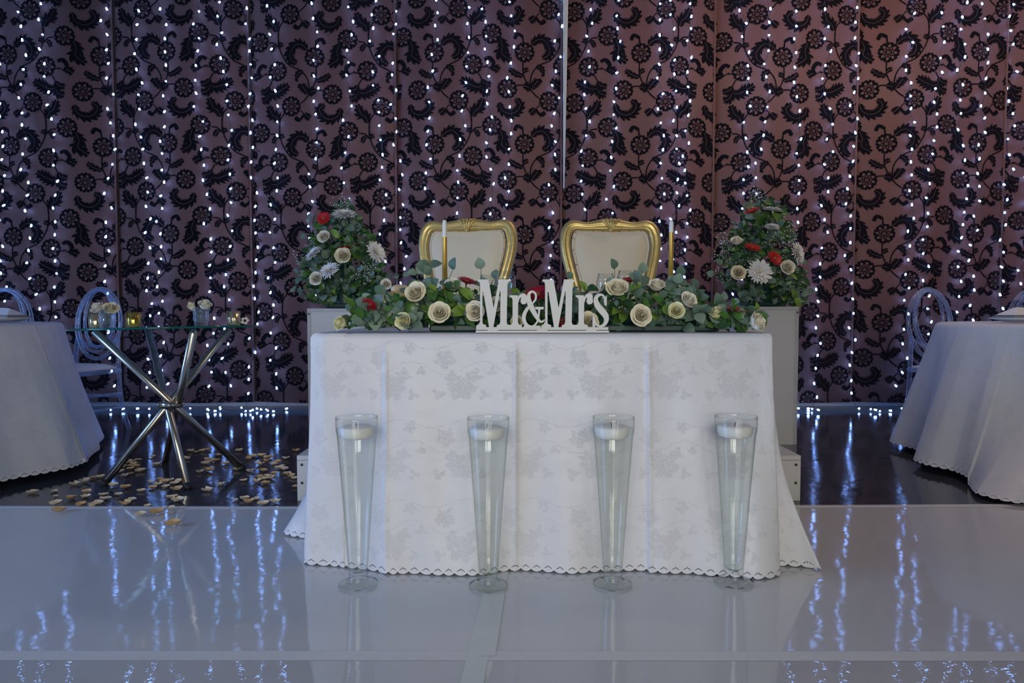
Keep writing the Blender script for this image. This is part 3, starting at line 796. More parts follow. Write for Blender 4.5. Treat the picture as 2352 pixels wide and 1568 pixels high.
# ================================================================== gold chairs
OUT = [(0, 0), (.035, .002), (.075, -.008), (.125, -.016), (.185, -.006), (.222, -.018), (.247, -.055), (.257, -.11), (.252, -.18), (.235, -.26), (.214, -.34), (.196, -.43), (.186, -.52), (.188, -.60)]
INN = [(0, -.064), (.035, -.064), (.075, -.062), (.120, -.062), (.170, -.060), (.190, -.068), (.200, -.090), (.206, -.135), (.199, -.19), (.184, -.26), (.165, -.34), (.150, -.43), (.142, -.50), (.140, -.53)]
def gold_chair(loc, rz, label):
    c = empty('throne_chair', loc, rz); tag(c, label, 'chair', 'gold framed chairs')
    H = 1.115; yb = .22
    def full(l):
        h = catmull([(p[0], p[1], 0) for p in l], 4)
        return [(-p.x, p.y) for p in reversed(h[1:])] + [(p.x, p.y) for p in h]
    o_, i_ = full(OUT), full(INN); n = len(o_)
    def Y(z): return yb + (z + .6) * .16
    vs = []; fs = []
    for k in range(n):
        (ox, oz), (ix, iz) = o_[k], i_[k]; ox *= 1.03; ix *= 1.02
        for (t, dy) in ((0.0, .02), (0.0, -.012), (.18, -.026), (.45, -.028), (.62, -.018), (.70, -.024), (.92, -.018), (1.0, -.004), (1.0, .02)):
            x = lerp(ox, ix, t); z = lerp(oz, iz, t); vs.append((x, Y(z) + dy, H + z))
    q = 9
    for k in range(n - 1):
        for j in range(q):
            j2 = (j + 1) % q; fs.append((k * q + j, k * q + j2, (k + 1) * q + j2, (k + 1) * q + j))
    fs += [tuple(range(q)), tuple((n - 1) * q + j for j in range(q - 1, -1, -1))]
    m = MB(); m.add(vs, fs); fr_ = m.build('back_frame', M['gold'], c, recalc=True)
    # carved shell at the crown
    for k in range(5):
        a = (k - 2) * .22
        m = MB(); m.tube(catmull([(a * .018, Y(-.06) - .026, H - .058), (a * .05, Y(-.03) - .034, H - .03), (a * .09, Y(0) - .030, H - .006 - abs(a) * .01), (a * .11, Y(0) - .022, H + .000 - abs(a) * .014)], 4),
                         [.003, .003, .004, .005, .005, .006, .007, .007, .007, .007, .006, .005, .003], 6)
        m.build('crown_carving', M['gold'], fr_)
    m = MB(); m.lathe([(.0001, -.008), (.012, -.006), (.014, 0), (.012, .006), (.0001, .009)], 10); m.build('crown_carving', M['gold'], fr_, loc=(0, Y(-.06) - .028, H - .062))
    # padded back
    cx, cz = 0, -.28; vs = []; fs = []; rings = (1.0, .985, .94, .86, .7, .45, .2); bul = (0, .010, .012, .020, .028, .034, .036)
    for s, b in zip(rings, bul):
        for (x, z) in i_: vs.append((x * s, Y(cz + (z - cz) * s) - .004 - b, H + cz + (z - cz) * s))
    for r_ in range(len(rings) - 1):
        for k in range(n):
            k2 = (k + 1) % n; fs.append((r_ * n + k, r_ * n + k2, (r_ + 1) * n + k2, (r_ + 1) * n + k))
    fs.append(tuple((len(rings) - 1) * n + k for k in range(n)))
    m = MB(); m.add(vs, fs); cu = m.build('back_cushion', M['cream_leather'], c, recalc=True)
    pp = MB(); pts = [(x * .955, Y(cz + (z - cz) * .955) - .018, H + cz + (z - cz) * .955) for (x, z) in i_]
    pp.tube(pts, .0045, 6); pp.build('piping', M['cream_leather'], cu)
    for k in range(2, n - 2, 5):
        x, z = i_[k]; s = .972
        m = MB(); m.lathe([(.0001, .004), (.003, .0035), (.005, .001), (.005, 0), (.0001, 0)], 8)
        m.build('stud', M['nail'], cu, loc=(x * s, Y(cz + (z - cz) * s) - .020, H + cz + (z - cz) * s), rot=(PI / 2, 0, 0))
    # seat
    m = MB(); m.box(-.25, .25, -.27, .25, .34, .41); m.build('seat_rail', M['gold'], c, smooth=False, bevel=.012)
    n2 = 9; vs = []; fs = []
    for iy in range(n2):
        for ix in range(n2):
            e = min(ix, iy, n2 - 1 - ix, n2 - 1 - iy)
            vs.append((lerp(-.24, .24, ix / 8), lerp(-.265, .22, iy / 8), .411 + (0, .05, .065, .072, .075)[e]))
    for iy in range(8):
        for ix in range(8): a = iy * 9 + ix; fs.append((a, a + 1, a + 10, a + 9))
    m = MB(); m.add(vs, fs); m.build('seat_cushion', M['cream_leather'], c)
    for s in (-1, 1):
        m = MB(); m.tube(catmull([(s * .235, -.245, .37), (s * .262, -.27, .28), (s * .245, -.258, .15), (s * .255, -.275, .03), (s * .262, -.285, .012)], 5), [.032 - .0009 * k for k in range(21)], 10); m.build('leg', M['gold'], c)
        m = MB(); m.tube(catmull([(s * .20, .225, .50), (s * .21, .235, .30), (s * .215, .27, .012)], 6), [.026 - .0007 * k for k in range(13)], 10); m.build('leg', M['gold'], c)
        arm = MB(); arm.tube(catmull([(s * .215, .27, .71), (s * .255, .12, .715), (s * .264, -.06, .708), (s * .255, -.20, .69), (s * .250, -.235, .66)], 6), [.020] * 12 + [.024] * 13, 10)
        a_ = arm.build('armrest', M['gold'], c)
        m = MB(); m.tube(catmull([(s * .256, .10, .738), (s * .263, 0, .740), (s * .262, -.10, .734)], 5), [.008, .018, .022, .023, .023, .023, .023, .023, .022, .018, .008], 10); m.build('arm_pad', M['cream_leather'], a_)
        m = MB(); m.tube(catmull([(s * .258, -.215, .70), (s * .268, -.19, .60), (s * .25, -.14, .50), (s * .245, -.15, .40)], 5), .021, 10); m.build('arm_post', M['gold'], c)
    return c
YC = 3.31
gold_chair((at_y(1068, 640, YC + .26).x - .045, YC, PZ), R(-11), 'gold framed cream chair turned aside, behind a gold taper candle and sign')
gold_chair((at_y(1406, 640, YC + .26).x, YC, PZ), R(1), 'gold framed cream chair facing straight over the head table')

# ================================================================== vases with floating candles
vz = MB(); OH = .51
vz.lathe([(.0001, 0), (.054, 0), (.0585, .002), (.0585, .004), (.045, .008), (.030, .013), (.0285, .018), (.0275, .024), (.0280, .032), (.032, .09), (.0445, .27), (.0585, .455), (.0615, .470), (.0625, .505), (.0622, OH), (.0606, OH), (.0604, .502)], 48)
vz.lathe([(.0001, .040), (.020, .041), (.0260, .046)], 48)
vase_me = vz.mesh('vase', M['glass'])
wz = MB(); wz.lathe([(.0001, .0405), (.020, .0415), (.0262, .0465), (.0297, .09), (.0422, .27), (.0562, .455), (.0590, .470), (.0591, .4745), (.0001, .4745)], 48)
water_me = wz.mesh('water', M['water'])
kz = MB(); kz.lathe([(.0001, .452), (.040, .452), (.0475, .456), (.0510, .466), (.0520, .478), (.0500, .484), (.0440, .487), (.016, .485), (.0001, .484)], 40)
cand_me = kz.mesh('floating_candle', M['wax'])
wk = MB(); wk.tube([(0, 0, .483), (.0005, 0, .492), (.003, 0, .497)], .0012, 6); wick_me = wk.mesh('wick', M['wick'])
for (fx, fy, cxo, cyo, vl) in ((823, 1346, -.002, 0, 'at the row end toward the petals'), (1122, 1350, -.004, .001, 'standing on the pale floor tape'), (1407, 1346, -.006, .001, 'next to the tape vase'), (1685, 1341, -.003, -.001, 'by the flared cloth corner')):
    p = on_z(fx, fy)
    v = link('cylinder_vase', vase_me, None, (p.x, p.y, .0062)); tag(v, 'tall tapered clear vase of water ' + vl, 'vase', 'tall vases before the head table')
    link('water', water_me, v)
    k = link('floating_candle', cand_me, None, (p.x + cxo, p.y + cyo, .0002)); tag(k, 'round white candle floating in the tall vase ' + vl, 'candle', 'floating candles')
    link('wick', wick_me, k, None, (0, 0, rnd.uniform(0, 6)))

# ================================================================== glass side table
feet = [on_z(235, 1116), on_z(433, 1124), on_z(379, 1066), on_z(560, 1078)]
cxy = sum((Vector((f.x, f.y)) for f in feet), Vector((0, 0))) / 4
gt_z = .752
gt = empty('glass_table', (cxy.x, cxy.y, 0)); tag(gt, 'round glass table on four crossed steel tubes among fallen petals', 'table')
hub = at_y(393, 928, cxy.y)
for i, f in enumerate(feet):
    a = Vector((f.x - cxy.x, f.y - cxy.y, .0)); off = Vector((a.x, a.y)).normalized().orthogonal() * .026
    yt = 2 * cxy.y - f.y; tp_ = at_y((528, 340, 445, 215)[i], 762, yt); d = Vector((tp_.x - cxy.x, yt - cxy.y, gt_z - .014)) - a; t_ = 1.0
    m = MB(); m.tube([a + d * .002, a + d * t_], .0175, 16); tu = m.build('leg', M['steel'], gt)
    m = MB(); m.tube([a - d * .0, a + d * .03], .0182, 16); m.build('foot_cap', M['black'], tu)
m = MB(); m.lathe([(.044, -.016), (.052, -.016), (.053, 0), (.052, .016), (.044, .016), (.044, -.016)], 20); cl = m.build('collar', M['steel'], gt, loc=(hub.x - cxy.x, 0, hub.z))
for k in range(4):
    m = MB(); q = k * PI / 2 + .4; m.lathe([(.0001, .008), (.008, .006), (.009, 0), (.0001, 0)], 8)
    m.build('collar_bolt', M['steel'], cl, loc=(.053 * math.cos(q), .053 * math.sin(q), 0), rot=(PI / 2, 0, q + PI / 2))
tc_ = Vector((at_y(381, 750, cxy.y).x - cxy.x + .012, 0))
RG = .432
m = MB(); m.lathe([(.0001, 0), (RG - .002, 0)], 72); m.lathe([(.0001, .010), (RG - .002, .010)], 72)
m.f = m.f[:71 * 1 + 1] + m.f[71 * 1 + 1:]
top = m.build('glass_top', M['pane'], gt, loc=(tc_.x, 0, gt_z - .010), rot=(R(-1.0), R(-1.3), 0))
m = MB(); m.lathe([(RG - .002, 0), (RG, .001), (RG, .009), (RG - .002, .010)], 72); m.build('glass_rim', M['pane_edge'], top)
def gt_surf(px, py):
    """point on the slightly tilted table top under a pixel column at a chosen row"""
    p = on_z(px, py, gt_z); return p
def gz(x, y):  # height of the tilted top
    dx = x - (cxy.x + tc_.x); dy = y - cxy.y
    return gt_z + math.tan(R(1.3)) * dx - math.tan(R(1.0)) * dy * -1 * -1
def votive(px, y, mat, label, s=1.0):
    x = at_y(px, 740, y).x
    m = MB(); wob = lambda q, z: .02 * math.cos(14 * q)
    m.lathe([(.0001, 0), (.026 * s, 0), (.030 * s, .004), (.0335 * s, .072 * s), (.0315 * s, .072 * s), (.028 * s, .008), (.0001, .008)], 56, wob=wob)
    o = m.build('votive_holder', mat, loc=(x, y, gz(x, y) + .001)); tag(o, label, 'candle holder', 'gold votive holders')
votive(220, cxy.y - .05, M['mercury_pale'], 'pale gold ribbed votive holder half behind the rose glass')
votive(307, cxy.y - .16, M['mercury'], 'deep gold ribbed votive holder standing alone on the glass table')
votive(537, cxy.y + .02, M['mercury_pale'], 'ribbed gold votive holder beside the small white flower')
def rose_mesh(name, mat, seed, openness=1.0, n_pet=19):
    rs = random.Random(seed); m = MB()
    lay = ((3, .05, .10, .90, 1.55, .02), (4, .13, .19, .90, 1.15, .05), (5, .23, .30, .84, .95, .09), (5, .34, .41, .76, .85, .14), (6, .44, .52, .66, .78, .20))
    lay = lay[:n_pet]; idx = 0
    for li, (n, r0, r1, top0, half0, lip0) in enumerate(lay):
        for k in range(n):
            idx += 1; q0 = 2 * PI * k / n + li * .9 + rs.uniform(-.2, .2)
            rad = lerp(r0, r1, rs.random()) * openness; top = top0 + rs.uniform(-.04, .04); half = half0 * rs.uniform(.9, 1.1); lip = lip0 * openness * rs.uniform(.7, 1.25)
            nu, nv = 9, 8; vs = []; fs = []
            for a in range(nv):
                v = a / (nv - 1)
                for b in range(nu):
                    u = -1 + 2 * b / (nu - 1)
                    ang = q0 + u * half * (.35 + .65 * math.sin(PI / 2 * min(1, v * 1.6)))
                    roll = max(0.0, v - .72) / .28
                    belly = math.sin(PI / 2 * min(1, v * 1.5)) - (.10 if li < 3 else .02) * max(0, v - .6) / .4
                    r_ = lerp(.08, rad, belly) + .035 * u * (1 if k % 2 else .4) * v + lip * roll ** 1.6 * (1 - .4 * u * u)
                    z = top * v * (1 - .20 * abs(u) ** 2.4 * v + .05 * (1 - abs(u)) * v) - lip * .45 * roll ** 3 + .02 * math.sin(u * 4 + idx * 1.3) * roll
                    vs.append((r_ * math.cos(ang), r_ * math.sin(ang), z))
            for a in range(nv - 1):
                for b in range(nu - 1): q = a * nu + b; fs.append((q, q + 1, q + nu + 1, q + nu))
            m.add(vs, fs, 0)
    m.lathe([(.0001, .80), (.03, .80), (.05, .6), (.15, .2)], 8)
    for k in range(5):  # sepals and hip
        q = k * 2 * PI / 5; d = .16
        m.add([(.06 * math.cos(q - d * 3), .06 * math.sin(q - d * 3), -.02), (.06 * math.cos(q + d * 3), .06 * math.sin(q + d * 3), -.02), (.34 * math.cos(q + d), .34 * math.sin(q + d), .14), (.52 * math.cos(q), .52 * math.sin(q), .22), (.34 * math.cos(q - d), .34 * math.sin(q - d), .14)], [(0, 1, 2, 3, 4)], 1)
    m.lathe([(.0001, -.16), (.08, -.14), (.12, -.04), (.07, .06)], 8, mi=1)
    return m.mesh(name, [mat, M['stem']])
ROSE = [rose_mesh('rose', M['rose'], 1, 1.0, 5), rose_mesh('rose', M['rose_green'], 2, .86, 5), rose_mesh('rose', M['rose_white'], 3, 1.0, 5), rose_mesh('rose', M['rose'], 4, .80, 4)]
def aim(d, roll=0.0):
    q = Vector(d).normalized().to_track_quat('Z', 'Y')
    return (q.to_matrix() @ Matrix.Rotation(roll, 3, 'Z')).to_euler()
def bud_glass(px, y, roses, label, s=1.0):
    x = at_y(px, 740, y).x; zb = gz(x, y) + .001
    wob = lambda q, z: .025 * math.cos(10 * q)
    m = MB(); m.lathe([(.0001, 0), (.027, 0), (.030, .006), (.031, .02), (.0365, .032), (.034, .05), (.036, .068), (.042, .088), (.0405, .088), (.0345, .068), (.0325, .05), (.0345, .032), (.0285, .022), (.0001, .018)], 50, wob=wob)
    o = m.build('bud_glass', M['ribbed'], loc=(x, y, zb)); tag(o, label, 'glass', 'ribbed glasses with roses')
    m = MB(); m.lathe([(.0001, .019), (.0283, .0225), (.0343, .032), (.033, .045), (.0001, .045)], 40, wob=wob); m.build('water', M['water'], o)
    for (dx, dz, d, sc, me, lab) in roses:
        r_ = link('rose', me, None, (x + dx, y - .008, zb + dz), aim(d, dx * 40), sc); tag(r_, lab, 'rose', 'cut roses in ribbed glasses')
        m = MB(); inv = 1.0
        st_ = m; st_.tube(catmull([(0, 0, -.1), (-dx * 5, .1, -.6), (-dx * 12, .1, -1.3)], 4), .05, 6); st_.build('stem', M['stem'], r_)
bud_glass(246, cxy.y - .10, [(-.024, .076, (-.5, -.5, .9), .056, ROSE[2], 'flat open white rose in the ribbed glass by the pale gold votive'), (.022, .074, (.45, -.6, .8), .058, ROSE[0], 'full cream rose leaning over the ribbed glass by the pale gold votive')],
          'ribbed glass of two open roses before the pale gold votive')
bud_glass(462, cxy.y - .06, [(-.026, .074, (-.45, -.4, .9), .052, ROSE[3], 'small cream rosebud in the ribbed glass standing apart'), (.020, .080, (.3, -.3, 1), .054, ROSE[2], 'open white rose above the bud in the ribbed glass standing apart')],
          'ribbed glass of a rose and a bud standing apart')
m = MB()
for k in range(5):
    q = k * 2 * PI / 5; vs = [(0, 0, 0)]
    for j in range(7):
        a = q + (j - 3) * .19; rr = .022 * (1 - .3 * abs(j - 3) / 3 * .8); vs.append((rr * math.cos(a), rr * math.sin(a), .006 + .004 * math.sin(j)))
    m.add(vs, [(0, j, j + 1) for j in range(1, 7)], 0)
m.lathe([(.0001, .012), (.006, .010), (.007, .004), (.004, 0)], 8, mi=1)
xw = at_y(563, 735, cxy.y + .06).x
o = m.build('white_flower', [M['mum'], M['black']], loc=(xw, cxy.y + .06, gz(xw, cxy.y + .06) + .022), rot=aim((.15, -1, .45)))
tag(o, 'small white flower head with dark centre lying beside a gold votive', 'flower')

# ================================================================== fallen petals
def petal_mesh(seed, mat):
    rs = random.Random(seed); m = MB(); nu, nv = 5, 5; vs = []; fs = []
    for a in range(nv):
        v = a / (nv - 1)
        for b in range(nu):
            u = -1 + 2 * b / (nu - 1); wd = math.sin(PI * (.12 + .80 * v)) * .5
            vs.append((u * wd, v - .5, .02 + .55 * u * u * wd + .75 * (v - .5) ** 2 * rs.uniform(.7, 1.1) + .10 * rs.uniform(0, 1)))
    for a in range(nv - 1):
        for b in range(nu - 1): q = a * nu + b; fs.append((q, q + 1, q + nu + 1, q + nu))
    m.add(vs, fs); zmin = min(v_[2] for v_ in m.v); m.v = [(x, y, z - zmin) for x, y, z in m.v]
    return m.mesh('rose_petal', mat)
PET = [petal_mesh(k, M['dry'] if k % 4 else M['dry2']) for k in range(6)]
spots = [(197, 1133, 1), (325, 1129, .9), (172, 1114, 1.3), (195, 1108, 1.4), (215, 1100, 1), (230, 1098, 1), (164, 1146, 1), (197, 1143, 1.2), (238, 1138, 1), (225, 1160, 1.1), (187, 1162, 1.1), (129, 1160, 1.2), (137, 1178, 1.3),
         (213, 1163, 1), (242, 1148, 1), (272, 1138, .8), (290, 1122, 1.1), (260, 1118, 1), (288, 1160, 1.2), (302, 1150, 1), (339, 1163, .8), (323, 1188, 1.1), (362, 1183, 1.3), (392, 1172, .9), (397, 1210, 1.5), (408, 1152, 1.3), (395, 1144, 1),
         (280, 1075, 1), (292, 1066, 1.2), (305, 1062, 1.1), (312, 1074, 1.1), (323, 1083, 1.3), (276, 1085, 1), (285, 1095, 1), (300, 1090, .9), (318, 1058, .8), (290, 1052, .8), (350, 1050, .9), (360, 1068, 1), (345, 1108, .8), (350, 1122, 1),
         (362, 1116, 1), (375, 1110, 1.1), (390, 1105, 1.1), (402, 1112, 1.1), (410, 1108, 1), (405, 1127, 1.2), (380, 1120, .9), (368, 1103, .9), (415, 1057, 1), (428, 1055, 1.1), (437, 1038, 1), (452, 1040, 1), (465, 1037, 1), (477, 1035, 1),
         (478, 1057, 1.1), (472, 1066, 1.2), (486, 1062, 1), (496, 1060, 1), (460, 1086, 1.1), (480, 1083, 1.2), (507, 1114, 1.1), (476, 1128, 1.3), (518, 1066, 1), (503, 1047, .9), (549, 1037, 1), (570, 1056, 1.2), (582, 1050, 1.2), (600, 1048, 1.1),
         (610, 1053, 1), (620, 1052, 1), (598, 1068, 1.1), (612, 1060, 1), (629, 1068, 1.1), (640, 1076, 1.1), (652, 1080, 1.1), (605, 1083, 1.1), (575, 1084, 1), (628, 1090, 1.1), (615, 1095, 1), (605, 1102, 1.2), (590, 1108, 1.2), (610, 1112, 1.2),
         (660, 1090, 1), (668, 1096, 1.1), (676, 1100, 1), (560, 1105, .9), (657, 1055, 1), (680, 1037, 1.1), (562, 1147, 1), (573, 1156, 1.4), (588, 1148, .9), (605, 1159, 1.1), (632, 1156, 1.2), (678, 1120, .8), (540, 1150, .5), (640, 1064, 1), (648, 1072, .9),
         (300, 1078, 1), (308, 1068, 1), (295, 1072, 1), (622, 1100, 1.1), (598, 1098, 1), (75, 1133, 1.1), (125, 1130, .8), (128, 1141, .5), (245, 1108, 1), (545, 1080, 1)]
for i, (px, py, s) in enumerate(spots):
    p = on_z(px, py); rs = random.Random(900 + i)
    onw = p.y < yb
    o = link('rose_petal', PET[i % 6], None, (p.x, p.y, .0062 if onw else .0012), (R(rs.uniform(-8, 8)) * 0, 0, rs.uniform(0, 6.3)), s * .042 * rs.uniform(.85, 1.15))
    tag(o, 'dried cream rose petal fallen on the ' + ('white floor sheet' if onw else 'dark floor around the glass table'), 'petal', 'fallen petals on the ' + ('white sheet' if onw else 'dark floor'))

# ================================================================== sign
YS = TY0 + .022
sg0 = at_y(1060 + 206 / 6.19, 620 + 897 / 6.19, YS)
SGS = (at_y(1060 + 2090 / 6.19, 700, YS).x - sg0.x) / (2090 - 206)
sign = empty('wedding_sign', (sg0.x, YS, TZ + .0015)); tag(sign, 'white cut-out Mr&Mrs sign standing in front of the flower garland', 'sign')
def S2(p): return ((p[0] - 206) * SGS, (897 - p[1]) * SGS)
def prism(polys, name, parent, y0=-.006, y1=.006):
    m = MB()
    for k, poly in enumerate(polys):
        pts = [S2(p) for p in poly]; n = len(pts); e = -.00003 * k
        tris = tessellate_polygon([[Vector((x, z, 0)) for x, z in pts]])
        area_ = sum(pts[i][0] * pts[(i + 1) % n][1] - pts[(i + 1) % n][0] * pts[i][1] for i in range(n))
        if area_ < 0: pts = pts[::-1]; tris = tessellate_polygon([[Vector((x, z, 0)) for x, z in pts]])
        m.add([(x, y0 + e, z) for x, z in pts] + [(x, y1, z) for x, z in pts], [tuple(t) for t in tris] + [tuple(i + n for i in t[::-1]) for t in tris], 0)
        m.add([(x, y0 + e, z) for x, z in pts] + [(x, y1, z) for x, z in pts], [(i, (i + 1) % n, n + (i + 1) % n, n + i) for i in range(n)], 1)
    return m.build(name, [M['signwhite'], M['signedge']], parent, smooth=False, recalc=False)
def stroke(pts, wid, n=7):
    c = catmull([(p[0], p[1], 0) for p in pts], n); k = len(c); L_ = []; Rr = []
    for i, p in enumerate(c):
        t = i / (k - 1) * (len(wid) - 1); a = int(min(t, len(wid) - 2)); wv = lerp(wid[a], wid[a + 1], t - a)
        d = (c[min(i + 1, k - 1)] - c[max(i - 1, 0)]).normalized(); nn = Vector((-d.y, d.x, 0)) * wv / 2
        L_.append(p + nn); Rr.append(p - nn)
    return [[(L_[i].x, L_[i].y), (L_[i + 1].x, L_[i + 1].y), (Rr[i + 1].x, Rr[i + 1].y), (Rr[i].x, Rr[i].y)] for i in range(k - 1)]
def disc(cx, cy, r, n=20): return [(cx + r * math.cos(2 * PI * k / n), cy + r * math.sin(2 * PI * k / n)) for k in range(n)]
def letter_M(dx):
    P = [[(228, 145), (300, 145), (300, 760), (312, 778), (352, 790), (352, 830), (212, 830), (212, 795), (246, 780), (266, 740), (266, 215), (258, 185), (228, 168)],
         [(285, 145), (385, 145), (460, 560), (466, 600), (440, 830), (394, 830), (313, 322), (300, 322)],
         [(456, 562), (534, 145), (562, 145), (562, 300), (546, 318), (452, 830), (418, 830)],
         [(534, 145), (705, 145), (705, 166), (668, 182), (654, 215), (644, 750), (654, 782), (722, 794), (722, 830), (502, 830), (502, 794), (538, 782), (551, 750), (558, 320), (545, 300)]]
    return [[(x + dx, y) for x, y in q] for q in P]
def letter_r(dx):
    P = [[(683, 368), (800, 368), (806, 420), (803, 748), (814, 782), (858, 792), (858, 830), (655, 830), (655, 792), (714, 782), (727, 748), (727, 430), (715, 404), (683, 390)]]
    P += stroke([(800, 470), (812, 410), (848, 372), (890, 366), (912, 395)], [24, 30, 42, 44, 40]) + [disc(884, 452, 45), [(850, 380), (925, 380), (926, 450), (842, 450)]]
    return [[(x + dx, y) for x, y in q] for q in P]
prism(letter_M(0), 'letter', sign); prism(letter_M(922), 'letter', sign)
prism(letter_r(0), 'letter', sign, -.0058); prism(letter_r(936), 'letter', sign, -.0058)
amp = stroke([(1000, 492), (1052, 425), (1052, 350), (1006, 316), (962, 348), (955, 425), (985, 520), (1050, 645), (1105, 728), (1150, 742), (1180, 712)], [22, 28, 28, 30, 42, 66, 78, 62, 40, 26, 16])
amp += stroke([(1010, 480), (935, 560), (893, 640), (888, 715), (925, 785), (1000, 812), (1062, 765), (1092, 690), (1106, 555)], [24, 46, 52, 56, 46, 26, 24, 24, 28]) + [[(1046, 532), (1168, 532), (1168, 562), (1128, 572), (1088, 572), (1046, 562)], [(890, 790), (1120, 800), (1120, 830), (880, 830)]]
prism(amp, 'ampersand', sign, -.0056)
s_ = stroke([(2048, 450), (2016, 380), (1975, 360), (1930, 378), (1905, 430), (1930, 510), (1990, 585), (2045, 655), (2056, 725), (2025, 785), (1965, 806), (1910, 775), (1872, 680)], [24, 28, 32, 46, 62, 84, 92, 84, 62, 44, 28, 28, 26])
s_ += [[(2060, 364), (2060, 515), (2034, 515), (2016, 440), (2040, 395)], [(1861, 652), (1884, 652), (1908, 740), (1892, 830), (1861, 830)]]
prism(s_, 'letter', sign, -.0054)
prism([[(210, 820), (2084, 820), (2084, 860), (210, 860)]] + [[(a, 858), (b, 858), (b, 870), (a, 870)] for a, b in ((372, 520), (1072, 1220), (1772, 1922))], 'base_rail', sign, -.0062)
prism([[(206, 868), (2090, 868), (2090, 897), (206, 897)]], 'base_plate', sign, -.016, .020)

# ================================================================== flowers
def leaf_mesh(name, mat, lw=.5, cup=.12, fold=.10, n=7, point=.5):
    m = MB(); vs = []; fs = []
    for a in range(n):
        t = a / (n - 1); wd = lw * (math.sin(PI * (t ** point)) ** .75) if 0 < t < 1 else .01
        z = cup * math.sin(PI * t) - .10 * t * t
        vs += [(-wd, t, z + fold * wd), (0, t, z), (wd, t, z + fold * wd)]
    for a in range(n - 1):
        for b in range(2): q = a * 3 + b; fs.append((q, q + 1, q + 4, q + 3))
    m.add(vs, fs); return m.mesh(name, mat)
LE = [leaf_mesh('leaf', M['euc'], .44, .10, .18, 7, .9), leaf_mesh('leaf', M['euc2'], .46, .06, .22, 7, .85), leaf_mesh('leaf', M['euc'], .40, .16, .10, 7, .8)]
LR = [leaf_mesh('leaf', M['rus'], .27, .10, .35, 8, .8), leaf_mesh('leaf', M['rus2'], .28, .14, .3, 8, .8), leaf_mesh('leaf', M['lime'], .26, .12, .35, 8, .75)]
def gerbera_mesh(mat):
    rs = random.Random(5); m = MB()
    for layer, (n, r1, z1, wd) in enumerate(((26, 1.0, .16, .085), (22, .82, .26, .08), (16, .45, .22, .05))):
        for k in range(n):
            q = 2 * PI * (k + layer * .5) / n + rs.uniform(-.04, .04); rr = r1 * rs.uniform(.92, 1.04); c, s = math.cos(q), math.sin(q)
            pts = [(.18, -wd * .5, .02), (.18, wd * .5, .02), (rr * .6, wd * .95, z1 * .75), (rr * .92, wd * .6, z1), (rr, 0, z1 * .95), (rr * .92, -wd * .6, z1), (rr * .6, -wd * .95, z1 * .75)]
            m.add([(x * c - y * s, x * s + y * c, z) for x, y, z in pts], [(0, 1, 2, 6), (2, 3, 5, 6), (3, 4, 5)], 0)
    m.lathe([(.0001, .16), (.12, .17), (.22, .12), (.24, .02), (.12, -.12), (.05, -.3)], 14, mi=1)
    return m.mesh('gerbera', [mat, M['red_mid']])
GER = [gerbera_mesh(M['red']), gerbera_mesh(M['crimson'])]
def mum_mesh():
    rs = random.Random(8); m = MB()
    for layer, (n, r1, el, wd) in enumerate(((22, 1.0, .10, .075), (22, .95, .34, .075), (20, .82, .62, .07), (16, .64, .92, .06), (12, .44, 1.15, .05), (8, .26, 1.35, .04))):
        for k in range(n):
            q = 2 * PI * (k + layer * .5) / n + rs.uniform(-.08, .08); rr = r1 * rs.uniform(.88, 1.06); e = el + rs.uniform(-.08, .08); c, s = math.cos(q), math.sin(q)
            prof = [(.10, 0), (rr * .55 * math.cos(e), rr * .55 * math.sin(e) * .8), (rr * .9 * math.cos(e), rr * .9 * math.sin(e) * .72), (rr * math.cos(e) * 1.0, rr * math.sin(e) * .66)]
            ws = (.4, .9, 1.0, .45); vs = []
            for (x, z), ww in zip(prof, ws):
                for y in (-wd * ww, 0, wd * ww): zz = z + (abs(y) * .5); vs.append((x * c - y * s, x * s + y * c, zz))
            fs = []
            for a in range(3):
                for b in range(2): i_ = a * 3 + b; fs.append((i_, i_ + 1, i_ + 4, i_ + 3))
            m.add(vs, fs, 0)
    m.lathe([(.0001, .30), (.10, .28), (.14, .14), (.10, 0), (.06, -.25)], 10, mi=1)
    return m.mesh('chrysanthemum', [M['mum'], M['mum_mid']])
MUM = mum_mesh()
def breath(name, parent, pts, seed, r=.0035):
    """airy sprig of tiny blossoms: stems and blossoms too small to count"""
    rs = random.Random(seed); m = MB()
    for (p, q) in pts:
        p, q = Vector(p), Vector(q); m.tube([p, p.lerp(q, .5) + Vector((rs.uniform(-.01, .01), 0, .01)), q], .0008, 3, mi=1)
        for k in range(13):
            e = q + Vector((rs.gauss(0, .022), rs.gauss(0, .022), rs.gauss(0, .02))); m.tube([p.lerp(q, .75), e], .0006, 3, mi=1)
            s = r * rs.uniform(.7, 1.3)
            vs = [e + Vector(d) * s for d in ((1, 0, 0), (0, 1, 0), (-1, 0, 0), (0, -1, 0), (0, 0, 1), (0, 0, -1))]
            m.add(vs, [(0, 1, 4), (1, 2, 4), (2, 3, 4), (3, 0, 4), (1, 0, 5), (2, 1, 5), (3, 2, 5), (0, 3, 5)], 0)
    o = m.build(name, [M['breath'], M['stem']], parent); o['kind'] = 'stuff'; return o
